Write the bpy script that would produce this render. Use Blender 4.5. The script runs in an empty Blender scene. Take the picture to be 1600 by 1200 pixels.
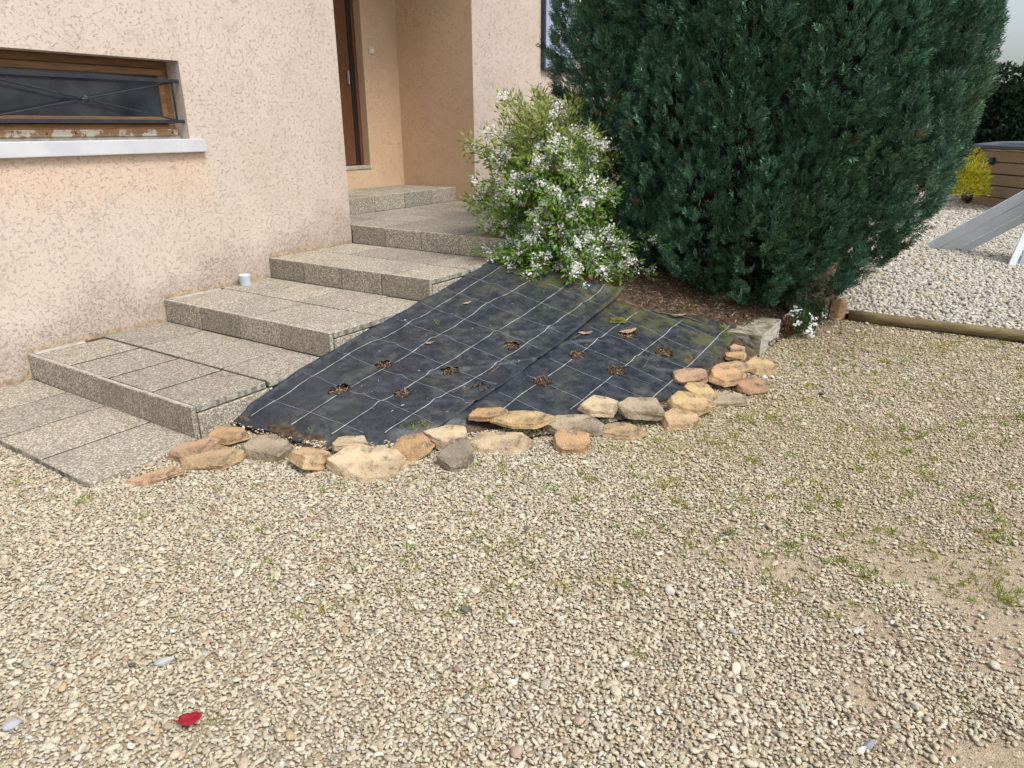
import bpy, bmesh, math, random
import numpy as np
from mathutils import Matrix, Vector, noise as mnoise
random.seed(7); RS = np.random.default_rng(11)
S = bpy.context.scene; COL = S.collection

# ------------------------------------------------------------------ camera
YAW, PITCH, ROLL = math.radians(33.164), math.radians(-19.857), math.radians(-0.271)
CAM = Vector((0.0, -5.096, 1.55))
fw = Vector((math.cos(PITCH)*math.cos(YAW), math.cos(PITCH)*math.sin(YAW), math.sin(PITCH)))
rt = fw.cross(Vector((0, 0, 1))).normalized(); up = rt.cross(fw)
rt, up = math.cos(ROLL)*rt + math.sin(ROLL)*up, -math.sin(ROLL)*rt + math.cos(ROLL)*up
cd = bpy.data.cameras.new('camera'); co = bpy.data.objects.new('camera', cd); COL.objects.link(co)
M = Matrix((rt, up, -fw)).transposed().to_4x4(); M.translation = CAM; co.matrix_world = M
cd.sensor_width = 36; cd.lens = 24.97; cd.clip_end = 2000; cd.clip_start = .05
S.camera = co

# ------------------------------------------------------------------ sky, sun, exposure
SUN_EL, SUN_TO = math.radians(56), Vector((-.12, -.99))        # direction towards the sun on the ground
w = bpy.data.worlds.new('World'); S.world = w; w.use_nodes = True
nt = w.node_tree; nt.nodes.clear()
sky = nt.nodes.new('ShaderNodeTexSky'); sky.sky_type = 'NISHITA'; sky.sun_disc = False
sky.sun_elevation = SUN_EL; sky.sun_rotation = math.atan2(SUN_TO.x, SUN_TO.y)
sky.air_density = 1.0; sky.dust_density = 4.0; sky.ozone_density = 1.0
hs = nt.nodes.new('ShaderNodeHueSaturation'); hs.inputs['Saturation'].default_value = .6
bg = nt.nodes.new('ShaderNodeBackground'); bg.inputs['Strength'].default_value = .15
ow = nt.nodes.new('ShaderNodeOutputWorld')
nt.links.new(sky.outputs[0], hs.inputs['Color']); nt.links.new(hs.outputs[0], bg.inputs[0]); nt.links.new(bg.outputs[0], ow.inputs[0])
sl = bpy.data.lights.new('sun', 'SUN'); sl.energy = 1.5; sl.angle = math.radians(16); sl.color = (1, .95, .88)
so = bpy.data.objects.new('sun', sl); COL.objects.link(so)
sd = Vector((SUN_TO.normalized().x*math.cos(SUN_EL), SUN_TO.normalized().y*math.cos(SUN_EL), math.sin(SUN_EL)))
so.rotation_euler = (-sd).to_track_quat('-Z', 'Y').to_euler(); so.location = (0, -8, 12)
S.view_settings.view_transform = 'Standard'; S.view_settings.look = 'None'
S.view_settings.gamma = 1; S.view_settings.use_curve_mapping = False
S.view_settings.exposure = .55

# ------------------------------------------------------------------ helpers
def tag(o, label=None, cat=None, group=None, kind=None):
    for k, v in (('label', label), ('category', cat), ('group', group), ('kind', kind)):
        if v: o[k] = v
    return o
def link(name, me, mat=None, parent=None):
    o = bpy.data.objects.new(name, me); COL.objects.link(o)
    if mat is not None and me is not None and not me.materials: me.materials.append(mat)
    if parent is not None: o.parent = parent
    return o
def empty(name, loc=(0, 0, 0)):
    o = bpy.data.objects.new(name, None); COL.objects.link(o); o.location = loc; o.empty_display_size = .1
    return o
def pym(name, v, f, smooth=False):
    me = bpy.data.meshes.new(name); me.from_pydata([tuple(map(float, p)) for p in v], [], [tuple(int(i) for i in q) for q in f]); me.update()
    if smooth: me.polygons.foreach_set('use_smooth', [True]*len(me.polygons))
    return me
def fast(name, v, quads, smooth=False, vcol=None):
    """big quad mesh from numpy arrays"""
    v = np.asarray(v, dtype=np.float32).reshape(-1, 3); q = np.asarray(quads, dtype=np.int32).reshape(-1, quads.shape[-1]); k = q.shape[1]
    me = bpy.data.meshes.new(name); me.vertices.add(len(v)); me.vertices.foreach_set('co', v.ravel())
    me.loops.add(q.size); me.loops.foreach_set('vertex_index', q.ravel())
    me.polygons.add(len(q)); me.polygons.foreach_set('loop_start', np.arange(0, q.size, k, dtype=np.int32))
    if smooth: me.polygons.foreach_set('use_smooth', np.ones(len(q), dtype=bool))
    me.update(calc_edges=True)
    if vcol is not None:
        a = me.attributes.new('vcol', 'FLOAT_COLOR', 'POINT'); c = np.ones((len(v), 4), dtype=np.float32); c[:, :3] = vcol; a.data.foreach_set('color', c.ravel())
    return me
def boxm(name, x0, x1, y0, y1, z0, z1, bev=.004, seg=1):
    bm = bmesh.new(); bmesh.ops.create_cube(bm, size=1)
    for p in bm.verts: p.co = Vector(((x0+x1)/2+p.co.x*(x1-x0), (y0+y1)/2+p.co.y*(y1-y0), (z0+z1)/2+p.co.z*(z1-z0)))
    if bev: bmesh.ops.bevel(bm, geom=bm.edges[:], offset=bev, segments=seg, profile=.6, affect='EDGES')
    me = bpy.data.meshes.new(name); bm.to_mesh(me); bm.free(); return me
def box(name, x0, x1, y0, y1, z0, z1, mat, parent=None, bev=.004, seg=1):
    return link(name, boxm(name, x0, x1, y0, y1, z0, z1, bev, seg), mat, parent)
def tube(pts, rad, n=8, cap=True):
    """tapered tube: verts, faces"""
    pts = [Vector(p) for p in pts]; rad = [float(q) for q in rad] if hasattr(rad, '__len__') else [float(rad)]*len(pts)
    v, f = [], []; ref = Vector((0, 0, 1))
    for i, p in enumerate(pts):
        t = (pts[min(i+1, len(pts)-1)] - pts[max(i-1, 0)]).normalized()
        a = t.cross(ref)
        if a.length < 1e-3: a = t.cross(Vector((1, 0, 0)))
        a.normalize(); b = t.cross(a)
        for k in range(n):
            an = 2*math.pi*k/n; v.append(p + rad[i]*(math.cos(an)*a + math.sin(an)*b))
    for i in range(len(pts)-1):
        for k in range(n): f.append((i*n+k, i*n+(k+1) % n, (i+1)*n+(k+1) % n, (i+1)*n+k))
    if cap: f.append(tuple(range(n))[::-1]); f.append(tuple((len(pts)-1)*n+k for k in range(n)))
    return v, f
def tubeo(name, pts, rad, mat, parent=None, n=8):
    v, f = tube(pts, rad, n); return link(name, pym(name, v, f, True), mat, parent)
def beam(name, a, b, wd, ht, mat, parent=None, upv=(0, 0, 1), bev=.003):
    """rectangular bar from a to b"""
    a, b = Vector(a), Vector(b); d = b-a; L = d.length; t = d.normalized(); s = t.cross(Vector(upv)).normalized(); u = s.cross(t)
    me = boxm(name, 0, L, -wd/2, wd/2, -ht/2, ht/2, bev)
    me.transform(Matrix(((t.x, s.x, u.x, a.x), (t.y, s.y, u.y, a.y), (t.z, s.z, u.z, a.z), (0, 0, 0, 1))))
    return link(name, me, mat, parent)
_lat = RS.random((8, 256, 256))
def vn(x, y, s=0):
    """smooth value noise 0..1"""
    x = np.asarray(x, float)+1000.5*(s+1); y = np.asarray(y, float)+777.3*(s+1)
    xi = np.floor(x).astype(int); yi = np.floor(y).astype(int); fx = x-xi; fy = y-yi
    fx = fx*fx*(3-2*fx); fy = fy*fy*(3-2*fy); L = _lat[s % 8]
    g = lambda i, j: L[(xi+i) % 256, (yi+j) % 256]
    return (g(0, 0)*(1-fx)+g(1, 0)*fx)*(1-fy)+(g(0, 1)*(1-fx)+g(1, 1)*fx)*fy
def fbm(x, y, s=0, o=3):
    r = 0; a = .5; t = 0
    for i in range(o): r = r+a*vn(np.asarray(x)*2**i, np.asarray(y)*2**i, s+i); t += a; a *= .5
    return r/t

# ------------------------------------------------------------------ materials
class N:
    def __init__(s, name):
        s.m = bpy.data.materials.new(name); s.m.use_nodes = True; s.t = s.m.node_tree; s.b = s.t.nodes['Principled BSDF']; s.out = s.t.nodes['Material Output']
    def n(s, ty, **kw):
        x = s.t.nodes.new('ShaderNode'+ty)
        for k, v in kw.items():
            if k.startswith('i_'):
                x.inputs[k[2:].replace('_', ' ')].default_value = v
            else: setattr(x, k, v)
        return x
    def l(s, a, b): s.t.links.new(a, b)
    def co(s): return s.n('TexCoord').outputs['Object']
    def noise(s, scale, detail=3, rough=.5, vec=None, dist=0):
        x = s.n('TexNoise'); x.inputs['Scale'].default_value = scale; x.inputs['Detail'].default_value = detail; x.inputs['Roughness'].default_value = rough; x.inputs['Distortion'].default_value = dist
        if vec is not None: s.l(vec, x.inputs['Vector'])
        return x.outputs[0]
    def ramp(s, fac, stops, interp='LINEAR'):
        x = s.n('ValToRGB'); r = x.color_ramp; r.interpolation = interp
        while len(r.elements) < len(stops): r.elements.new(.5)
        for e, (p, c) in zip(r.elements, stops): e.position = p; e.color = (*c, 1) if hasattr(c, '__len__') else (c, c, c, 1)
        s.l(fac, x.inputs[0]); return x.outputs[0]
    def mix(s, fac, a, b, mode='MIX'):
        x = s.n('Mix', data_type='RGBA', blend_type=mode)
        for sock, v in ((x.inputs[0], fac), (x.inputs[6], a), (x.inputs[7], b)):
            if hasattr(v, 'links'): s.l(v, sock)
            elif hasattr(v, '__len__'): sock.default_value = (*v, 1)
            else: sock.default_value = v
        return x.outputs[2]
    def math(s, op, a, b=0, c=0, clamp=False):
        x = s.n('Math', operation=op, use_clamp=clamp)
        for sock, v in zip(x.inputs, (a, b, c)):
            if hasattr(v, 'links'): s.l(v, sock)
            else: sock.default_value = v
        return x.outputs[0]
    def mr(s, v, a, b, c=0, d=1):
        x = s.n('MapRange', interpolation_type='SMOOTHSTEP'); s.l(v, x.inputs[0])
        for i, k in enumerate((a, b, c, d)): x.inputs[i+1].default_value = k
        return x.outputs[0]
    def bump(s, h, strength=.5, dist=.01, nrm=None):
        x = s.n('Bump'); x.inputs['Strength'].default_value = strength; x.inputs['Distance'].default_value = dist; s.l(h, x.inputs['Height'])
        if nrm is not None: s.l(nrm, x.inputs['Normal'])
        return x.outputs[0]
    def done(s, col=None, rough=None, nrm=None, spec=None):
        for k, v in (('Base Color', col), ('Roughness', rough), ('Normal', nrm), ('Specular IOR Level', spec)):
            if v is None: continue
            if hasattr(v, 'links'): s.l(v, s.b.inputs[k])
            else: s.b.inputs[k].default_value = (*v, 1) if hasattr(v, '__len__') else v
        return s.m

def mat_render(name, warm):
    """roughcast facade: flattened plaster with broken worm-like crevices"""
    m = N(name); p = m.co(); sep = m.n('SeparateXYZ'); m.l(p, sep.inputs[0]); X, Y, Z = sep.outputs
    stair = m.math('MULTIPLY', m.math('MINIMUM', m.math('MAXIMUM', m.math('FLOOR', m.math('MULTIPLY_ADD', m.math('SUBTRACT', X, 1.985), 1/.998, 1)), 0), 4), .168)
    base = m.math('SUBTRACT', Z, stair); nz = m.math('SUBTRACT', m.noise(2.2, 4, .65, p), .5)      # height above the tread
    lin = m.math('SUBTRACT', Z, m.math('MULTIPLY', m.math('SUBTRACT', m.math('MINIMUM', X, 4.98), 1.6), .17)); sp = m.mr(m.math('ADD', lin, m.math('MULTIPLY', nz, .9)), .02, .48, 1, 0)                     # splash dirt above the steps
    n1 = m.noise(32, 3.2, .55, p, .6); n2 = m.noise(9, 2, .5, p); n3 = m.noise(150, 3, .6, p)
    d = m.math('ABSOLUTE', m.math('SUBTRACT', n1, .5)); line = m.mr(d, .006, .032, 1, 0)
    brk = m.mr(m.math('ADD', m.noise(38, 2, .5, p), m.math('MULTIPLY', sp, 0 if warm else .15)), .47, .61); line = m.math('MULTIPLY', line, brk)
    d2 = m.math('ABSOLUTE', m.math('SUBTRACT', m.noise(52, 2, .5, p, .5), .47)); line2 = m.math('MULTIPLY', m.mr(d2, .004, .024, .6, 0), m.mr(n2, .54, .66))
    crev = m.math('MAXIMUM', line, line2)
    pale = m.mix(m.mr(m.noise(1.6, 4, .6, p), .3, .7), (.55, .462, .395), (.60, .515, .447))
    orange = m.mix(m.mr(m.noise(1.3, 4, .6, p), .3, .7), (.63, .44, .28), (.67, .49, .33))
    if warm: col = orange
    else:                                             # rain shadow below the sill keeps the old, warmer tone
        wob = m.math('MULTIPLY', m.math('SUBTRACT', m.noise(5, 3, .6, p), .5), .5)
        a = m.mr(m.math('ADD', X, m.math('MULTIPLY', wob, .25)), 3.47, 3.56, 1, 0); b = m.mr(m.math('ADD', Z, wob), .95, 1.3); c = m.mr(Z, 1.40, 1.42, 1, 0)
        col = m.mix(m.math('MULTIPLY', m.math('MULTIPLY', a, b), m.math('MULTIPLY', c, .5)), pale, orange)
    if not warm:
        col = m.mix(m.math('MULTIPLY', sp, .55), col, (.33, .285, .24))
        lo = m.mr(m.math('ADD', base, m.math('MULTIPLY', m.math('SUBTRACT', m.noise(14, 3, .6, p), .5), .16)), .005, .05, 1, 0)
        col = m.mix(m.math('MULTIPLY', lo, .75), col, m.mix(m.mr(m.noise(30, 3, .6, p), .4, .65), (.50, .34, .17), (.16, .12, .07)))
        cd_ = m.math('MULTIPLY_ADD', sp, .36, .21)
    else: cd_ = .22
    col = m.mix(m.math('MULTIPLY', crev, cd_), col, (.22, .155, .11))
    mp_ = m.n('Mapping'); mp_.inputs['Scale'].default_value = (1, 1, .22); m.l(p, mp_.inputs[0]); col = m.mix(m.mr(m.noise(3.2, 5, .7, mp_.outputs[0]), .5, .75, 0, .22), col, (.40, .345, .295))   # rain streaks
    col = m.mix(.12, col, m.mix(n3, (.35, .27, .2), (.95, .85, .75)))
    h = m.math('ADD', m.math('MULTIPLY', crev, -1), m.math('MULTIPLY', n3, .22)); h = m.math('ADD', h, m.math('MULTIPLY', m.noise(40, 2, .5, p), .5))
    return m.done(col, .92, m.bump(h, .7, .0065), .2)

def mat_agg(name, tint=(1, 1, 1), seed=0.0):
    """washed-pebble concrete slab"""
    m = N(name); p0 = m.co(); oi = m.n('ObjectInfo'); add = m.n('VectorMath', operation='ADD'); m.l(p0, add.inputs[0])
    sc = m.n('VectorMath', operation='SCALE'); m.l(oi.outputs['Location'], sc.inputs[0]); sc.inputs['Scale'].default_value = 0; m.l(sc.outputs[0], add.inputs[1]); p = add.outputs[0]
    vo = m.n('TexVoronoi', feature='F1'); vo.inputs['Scale'].default_value = 104; m.l(p, vo.inputs['Vector'])
    sepc = m.n('SeparateColor'); m.l(vo.outputs['Color'], sepc.inputs[0])
    peb = m.ramp(sepc.outputs[0], [(0, (.08, .068, .052)), (.16, (.22, .195, .155)), (.38, (.40, .36, .295)), (.6, (.52, .485, .41)), (.8, (.66, .63, .56)), (.93, (.28, .265, .24)), (1, (.13, .12, .11))])
    gap = m.mr(vo.outputs['Distance'], .42, .68)
    col = m.mix(gap, m.mix(.28, peb, (.40, .365, .30)), (.23, .205, .165))
    big = m.noise(2.6, 4, .65, p); col = m.mix(m.mr(big, .48, .75, 0, .42), col, (.20, .185, .15))
    col = m.mix(m.mr(m.noise(11, 4, .7, p), .55, .75, 0, .6), col, (.11, .10, .08))
    rnd = m.mix(oi.outputs['Random'], (.88, .88, .88), (1.2, 1.19, 1.16)); col = m.mix(1.0, col, rnd, 'MULTIPLY'); col = m.mix(1.0, col, tint, 'MULTIPLY')
    h = m.math('SUBTRACT', 1, vo.outputs['Distance']); h = m.math('ADD', h, m.math('MULTIPLY', sepc.outputs[1], .5))
    return m.done(col, .85, m.bump(h, .8, .004), .3)

def mat_simple(name, c1, c2, scale=8, rough=.7, bump=.3, bd=.004, spec=.4, detail=4, metallic=0, bscale=None):
    m = N(name); p = m.co(); n = m.noise(scale, detail, .6, p); col = m.mix(m.mr(n, .32, .68), c1, c2)
    m.b.inputs['Metallic'].default_value = metallic
    return m.done(col, rough, m.bump(m.noise(bscale or scale*6, 3, .6, p), bump, bd), spec)

def mat_wood(name, c1, c2, axis=(1, 12, 12), rough=.6, flake=None):
    m = N(name); p = m.co(); mp = m.n('Mapping'); mp.inputs['Scale'].default_value = axis; m.l(p, mp.inputs[0])
    n = m.noise(7, 5, .65, mp.outputs[0], 1.0); col = m.mix(m.mr(n, .3, .7), c1, c2)
    if flake: col = m.mix(m.mr(m.noise(9, 4, .7, p), .5, .56), col, flake)
    return m.done(col, rough, m.bump(n, .35, .003), .35)

def mat_fabric():
    m = N('woven_black'); p = m.co(); sep = m.n('SeparateXYZ'); m.l(p, sep.inputs[0])
    n = m.noise(3.2, 5, .65, p); n2 = m.noise(14, 4, .7, p); n3 = m.noise(60, 3, .6, p)
    col = m.mix(m.mr(n2, .35, .7), (.019, .024, .033), (.040, .048, .060))
    dust = m.math('MULTIPLY', m.mr(n, .46, .7), m.mr(n2, .3, .75)); col = m.mix(m.math('MULTIPLY', dust, .95), col, (.10, .102, .078))
    up_ = m.mr(sep.outputs[0], 4.25, 4.85); mo = m.math('MULTIPLY', up_, m.mr(m.noise(6, 4, .7, p), .44, .62)); col = m.mix(m.math('MULTIPLY', mo, .75), col, (.10, .105, .035))
    col = m.mix(m.math('MULTIPLY', m.mr(m.noise(4.5, 5, .75, p), .6, .72), .5), col, (.085, .10, .028))
    w1 = m.n('TexWave', wave_type='BANDS', bands_direction='X'); w1.inputs['Scale'].default_value = 110; m.l(p, w1.inputs['Vector'])
    w2 = m.n('TexWave', wave_type='BANDS', bands_direction='Y'); w2.inputs['Scale'].default_value = 110; m.l(p, w2.inputs['Vector'])
    h = m.math('ADD', m.math('MULTIPLY', m.math('ADD', w1.outputs[1], w2.outputs[1]), .15), n3)
    wr = m.noise(11, 3, .55, p, 1.5); return m.done(col, m.mr(n2, .3, .7, .34, .56), m.bump(h, .25, .003, m.bump(wr, .3, .02)), .45)

def mat_stone():
    m = N('sandstone'); p = m.co(); oi = m.n('ObjectInfo')
    base = oi.outputs['Color']; n = m.noise(9, 5, .65, p); n2 = m.noise(38, 4, .65, p)
    col = m.mix(m.mr(n, .35, .7), m.mix(1, base, (1.12, 1.1, 1.05), 'MULTIPLY'), m.mix(1, base, (.68, .62, .56), 'MULTIPLY'))
    col = m.mix(m.mr(n2, .45, .75, 0, .35), col, (.55, .48, .38))
    col = m.mix(m.math('MULTIPLY', m.mr(m.noise(16, 6, .78, p), .53, .66), .7), col, (.09, .08, .065)); col = m.mix(m.math('MULTIPLY', m.mr(m.noise(23, 5, .75, p), .6, .68), .5), col, (.55, .53, .46))
    return m.done(col, .88, m.bump(m.math('ADD', n2, m.noise(110, 3, .6, p)), 1.0, .008), .25)

def mat_vcol(name, rough=.6, spec=.3, trans=0, inst=None, bump=None):
    m = N(name); a = m.n('Attribute', attribute_name=inst or 'vcol')
    if inst: a.attribute_type = 'INSTANCER'
    col = a.outputs['Color']; nrm = None
    if bump: 
        p = m.co(); nn = m.noise(bump, 4, .65, p); nrm = m.bump(nn, .25, .2); col = m.mix(m.mr(nn, .3, .7), m.mix(1, col, (.84, .83, .81), 'MULTIPLY'), m.mix(1, col, (1.06, 1.06, 1.05), 'MULTIPLY'))
    m.done(col, rough, nrm, spec)
    if trans:
        tb = m.n('BsdfTranslucent'); m.l(col, tb.inputs[0]); mx = m.n('MixShader'); mx.inputs[0].default_value = trans
        m.l(m.b.outputs[0], mx.inputs[1]); m.l(tb.outputs[0], mx.inputs[2]); m.l(mx.outputs[0], m.out.inputs[0])
    return m.m

def mat_ground():
    m = N('sandy_ground'); p = m.co(); n = m.noise(1.4, 5, .65, p); n2 = m.noise(45, 5, .7, p)
    vo = m.n('TexVoronoi', feature='F1'); vo.inputs['Scale'].default_value = 150; m.l(p, vo.inputs['Vector'])
    sc = m.n('SeparateColor'); m.l(vo.outputs['Color'], sc.inputs[0])
    col = m.mix(m.mr(n, .35, .65), (.42, .34, .235), (.50, .415, .30)); col = m.mix(m.mr(n2, .3, .75), m.mix(1, col, (.62, .6, .58), 'MULTIPLY'), col)
    grit = m.mr(vo.outputs['Distance'], .35, .55, 1, 0); col = m.mix(m.math('MULTIPLY', grit, m.math('MULTIPLY', sc.outputs[1], .7)), col, m.ramp(sc.outputs[0], [(0, (.22, .18, .13)), (.5, (.46, .40, .31)), (1, (.6, .55, .46))]))
    return m.done(col, .95, m.bump(m.math('ADD', m.math('MULTIPLY', grit, .5), n2), .7, .006), .2)

def mat_soil():
    m = N('dark_soil'); p = m.co(); n = m.noise(16, 6, .75, p); col = m.ramp(n, [(.3, (.035, .024, .016)), (.5, (.10, .07, .045)), (.68, (.20, .145, .10))])
    return m.done(col, .95, m.bump(m.noise(60, 4, .7, p), .9, .012), .15)

MAT = dict(pale=mat_render('roughcast_pale', False), warm=mat_render('roughcast_warm', True),
    agg=mat_agg('washed_pebble_slab'), mortar=mat_simple('mortar', (.028, .023, .017), (.075, .062, .046), 20, .95),
    cement=mat_simple('cement', (.30, .285, .25), (.46, .43, .37), 18, .9, .4), lichen=mat_simple('weathered_cement', (.10, .10, .085), (.42, .40, .34), 22, .9, .5),
    sill=mat_simple('white_sill', (.50, .52, .56), (.58, .595, .62), 5, .6, .15), wood=mat_wood('stained_wood', (.13, .068, .032), (.25, .135, .062)),
    oldwood=mat_wood('flaking_wood', (.22, .125, .06), (.33, .20, .10), flake=(.52, .47, .38)), doorwood=mat_wood('door_wood', (.11, .046, .022), (.18, .078, .036), (12, 12, 1)),
    iron=mat_simple('blue_grey_iron', (.016, .019, .026), (.028, .032, .042), 20, .55, .2), seal=mat_simple('black_seal', (.015, .015, .016), (.025, .025, .026), 9, .6),
    glass=mat_simple('dusty_dark_glass', (.016, .021, .03), (.055, .066, .085), 3, .14, .05, .001, .6, 5), bell=mat_simple('ivory_plastic', (.62, .55, .42), (.66, .6, .47), 5, .4, .05),
    blue=mat_simple('blue_grey_paint', (.31, .38, .52), (.37, .44, .58), 7, .55, .15), navy=mat_simple('dark_navy_paint', (.03, .037, .055), (.05, .058, .08), 9, .55, .1),
    roof=mat_simple('roof_tile', (.25, .10, .06), (.36, .17, .1), 5, .8, .4), ceil=mat_simple('porch_plaster', (.6, .48, .36), (.66, .53, .41), 4, .9),
    fabric=mat_fabric(), thread=mat_simple('white_thread', (.22, .245, .27), (.50, .53, .55), 14, .6, .1), thinthread=mat_simple('grey_thread', (.16, .20, .25), (.30, .35, .41), 22, .6, .1),
    stone=mat_stone(), soil=mat_soil(), ground=mat_ground(), pebble=mat_vcol('pebble', .75, .3, 0, 'pcol', 2.2), chip=mat_vcol('bark_chip', .9, .2, 0, 'pcol'),
    needle=mat_vcol('cypress_leaf', .48, .45, .05), leaf=mat_vcol('shrub_leaf', .5, .35, .25), petal=mat_vcol('petal', .6, .2, .25), bark=mat_simple('bark', (.07, .045, .03), (.16, .11, .075), 20, .9, .8, .01),
    grass=mat_vcol('grass', .5, .3, .3), log=mat_wood('treated_log', (.13, .10, .045), (.25, .195, .10), (8, 1, 8), .8), concrete=mat_simple('mossy_concrete', (.13, .115, .065), (.36, .33, .26), 14, .95, .6),
    alu=mat_simple('pale_metal', (.66, .73, .78), (.73, .80, .84), 4, .45, .06), plate=mat_simple('grey_sheet', (.34, .37, .41), (.39, .42, .45), 3, .5, .05),
    board=mat_wood('pool_board', (.27, .175, .10), (.42, .30, .19), (1.5, 1.5, 9), .75), coping=mat_simple('dark_coping', (.055, .06, .075), (.085, .09, .105), 5, .5, .1), water=mat_simple('pool_water', (.05, .2, .26), (.06, .23, .3), 2, .1, .1),
    pvc=mat_simple('grey_plastic', (.40, .46, .53), (.45, .51, .57), 8, .45, .05), white=mat_simple('white_plastic', (.78, .79, .8), (.82, .83, .84), 6, .5, .05),
    red=mat_simple('red_leaf', (.20, .005, .014), (.34, .01, .026), 40, .5, .3), dry=mat_simple('dry_leaf', (.30, .19, .11), (.46, .33, .22), 30, .8, .4), twig=mat_simple('twig', (.10, .07, .05), (.2, .14, .1), 40, .9, .4),
    moss=mat_simple('moss', (.10, .10, .018), (.22, .20, .035), 60, .95, .9, .01), rustm=mat_simple('rusty_brown', (.13, .055, .025), (.24, .11, .05), 30, .9, .5))

# ------------------------------------------------------------------ terrain functions
CP = np.array([(2.25,-1.8,.02),(2.98,-1.8,.165),(3.97,-1.8,.335),(4.98,-1.8,.51),(5.6,-1.8,.56),(6.5,-1.8,.6),
 (2.35,-2.3,.035),(2.5,-2.66,.035),(2.9,-2.95,.03),(3.4,-3.2,.03),(3.9,-3.45,.03),(4.4,-3.65,.04),(4.9,-3.75,.07),(5.25,-3.75,.12),(5.8,-3.8,.14),(6.5,-4.1,.1),(7.2,-3.9,.2),
 (5.4,-2.6,.42),(5.6,-3.2,.27),(6.5,-2.7,.5),(8,-2.5,.55),(8,-1,.6),(8,-4,.15),(4,-2.6,.21)])
def _tps():
    n = len(CP); d = np.linalg.norm(CP[:, None, :2]-CP[None, :, :2], axis=2); K = np.where(d > 0, d**2*np.log(d+1e-12), 0)+1e-3*np.eye(n)
    P = np.c_[np.ones(n), CP[:, :2]]; return np.linalg.solve(np.block([[K, P], [P.T, np.zeros((3, 3))]]), np.r_[CP[:, 2], 0, 0, 0])
_tc = _tps()
def bz(x, y):
    x = np.asarray(x, float); y = np.asarray(y, float)
    d = np.sqrt((x[..., None]-CP[:, 0])**2+(y[..., None]-CP[:, 1])**2); K = np.where(d > 0, d**2*np.log(d+1e-12), 0)
    return K@_tc[:-3]+_tc[-3]+_tc[-2]*x+_tc[-1]*y
BX = np.array([2.2, 2.25, 2.4, 2.8, 3.3, 3.8, 4.6, 5.1, 5.65, 6.1, 6.5, 7.2, 8.4]); BY = np.array([-1.8, -2.45, -2.75, -3.15, -3.5, -3.75, -3.9, -3.9, -3.9, -4.0, -4.1, -4.05, -4.0])
bed_edge = lambda x: np.interp(x, BX, BY)
GZ = -.040                                            # level of the gravel bed under the pebbles

# ------------------------------------------------------------------ ground
rise = lambda x, y: .020*np.clip(np.maximum((x-1.42)/.25, (-1.72-y)/.35), 0, 1)      # gravel lies lower along the path slabs
ax_ = np.r_[-300, -20, -3, np.arange(-.6, 7.01, .05), 12, 40, 600]; ay_ = np.r_[-300, -30, -9, np.arange(-7.6, .11, .05), 3, 20, 400]
XX, YY = np.meshgrid(ax_, ay_, indexing='ij'); ZZ = GZ-.0045+rise(XX, YY)+(fbm(XX*1.5, YY*1.5, 3, 3)-.5)*.012*(np.abs(XX) < 8)
I = np.arange(XX.size).reshape(XX.shape); g = link('ground', fast('ground', np.stack([XX, YY, ZZ], -1), np.stack([I[:-1, :-1], I[1:, :-1], I[1:, 1:], I[:-1, 1:]], -1).reshape(-1, 4), True), MAT['ground']); tag(g, kind='structure')
# soil mound behind the border stones
gx = np.arange(2.2, 9.6, .06); gy = np.arange(-4.3, .2, .06); XX, YY = np.meshgrid(gx, gy, indexing='ij')
lim = np.where(XX < 7.5, -1.775, .15); YC = np.minimum(YY, lim)
d = YC-bed_edge(XX); ZZ = bz(XX, YC)*np.clip(d/.22+.25, 0, 1)-.03*np.clip(-d/.1, 0, 1)+(fbm(XX*6, YC*6, 1)-.5)*.02*np.clip(d/.1, 0, 1)
ZZ = np.where(d < -.02, -.06, ZZ); ZZ = np.where(XX > 8.4, ZZ*np.clip((9.5-XX)/1.1, 0, 1)-.03*(XX > 9.2), ZZ)
V = np.stack([XX, YC, ZZ], -1).reshape(-1, 3); n1, n2 = XX.shape; I = np.arange(n1*n2).reshape(n1, n2)
Q = np.stack([I[:-1, :-1], I[1:, :-1], I[1:, 1:], I[:-1, 1:]], -1).reshape(-1, 4)
o = link('soil_bed', fast('soil_bed', V, Q, True), MAT['soil']); tag(o, kind='structure')

# ------------------------------------------------------------------ house
H = empty('house', (4.975, 0, 0)); tag(H, 'beige roughcast house with recessed doorway and low barred window', 'house')
H.location = (0, 0, 0)
def quadwall(name, us, vs, holes, fn, mat, depth=None, dvec=(0, 0, 0), parent=H):
    """wall sheet split at us x vs; holes = cells left open, with reveals of the given depth"""
    v, f, ix = [], [], {}
    def vi(p):
        k = tuple(round(c, 5) for c in p)
        if k not in ix: ix[k] = len(v); v.append(k)
        return ix[k]
    for i in range(len(us)-1):
        for j in range(len(vs)-1):
            c = [(us[i], vs[j]), (us[i+1], vs[j]), (us[i+1], vs[j+1]), (us[i], vs[j+1])]
            if (i, j) in holes:
                for a, b in zip(c, c[1:]+c[:1]):
                    pa, pb = fn(*a), fn(*b); qa = tuple(p+q for p, q in zip(pa, dvec)); qb = tuple(p+q for p, q in zip(pb, dvec))
                    f.append((vi(pa), vi(pb), vi(qb), vi(qa)))
            else: f.append(tuple(vi(fn(*q)) for q in c))
    return link(name, pym(name, v, f), mat, parent)
TOP = 4.3; XW0, XW1, ZS, ZL = 1.45, 3.40, 1.475, 2.015
quadwall('wall', [-7, XW0, XW1, 4.975], [-.3, ZS, ZL, TOP], {(1, 1)}, lambda u, z: (u, 0, z), MAT['pale'], dvec=(0, .21, 0))
NY, NX, FY = 1.5, 7.48, .33                           # back of the niche, its right cheek, the front wall beyond it
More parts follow.
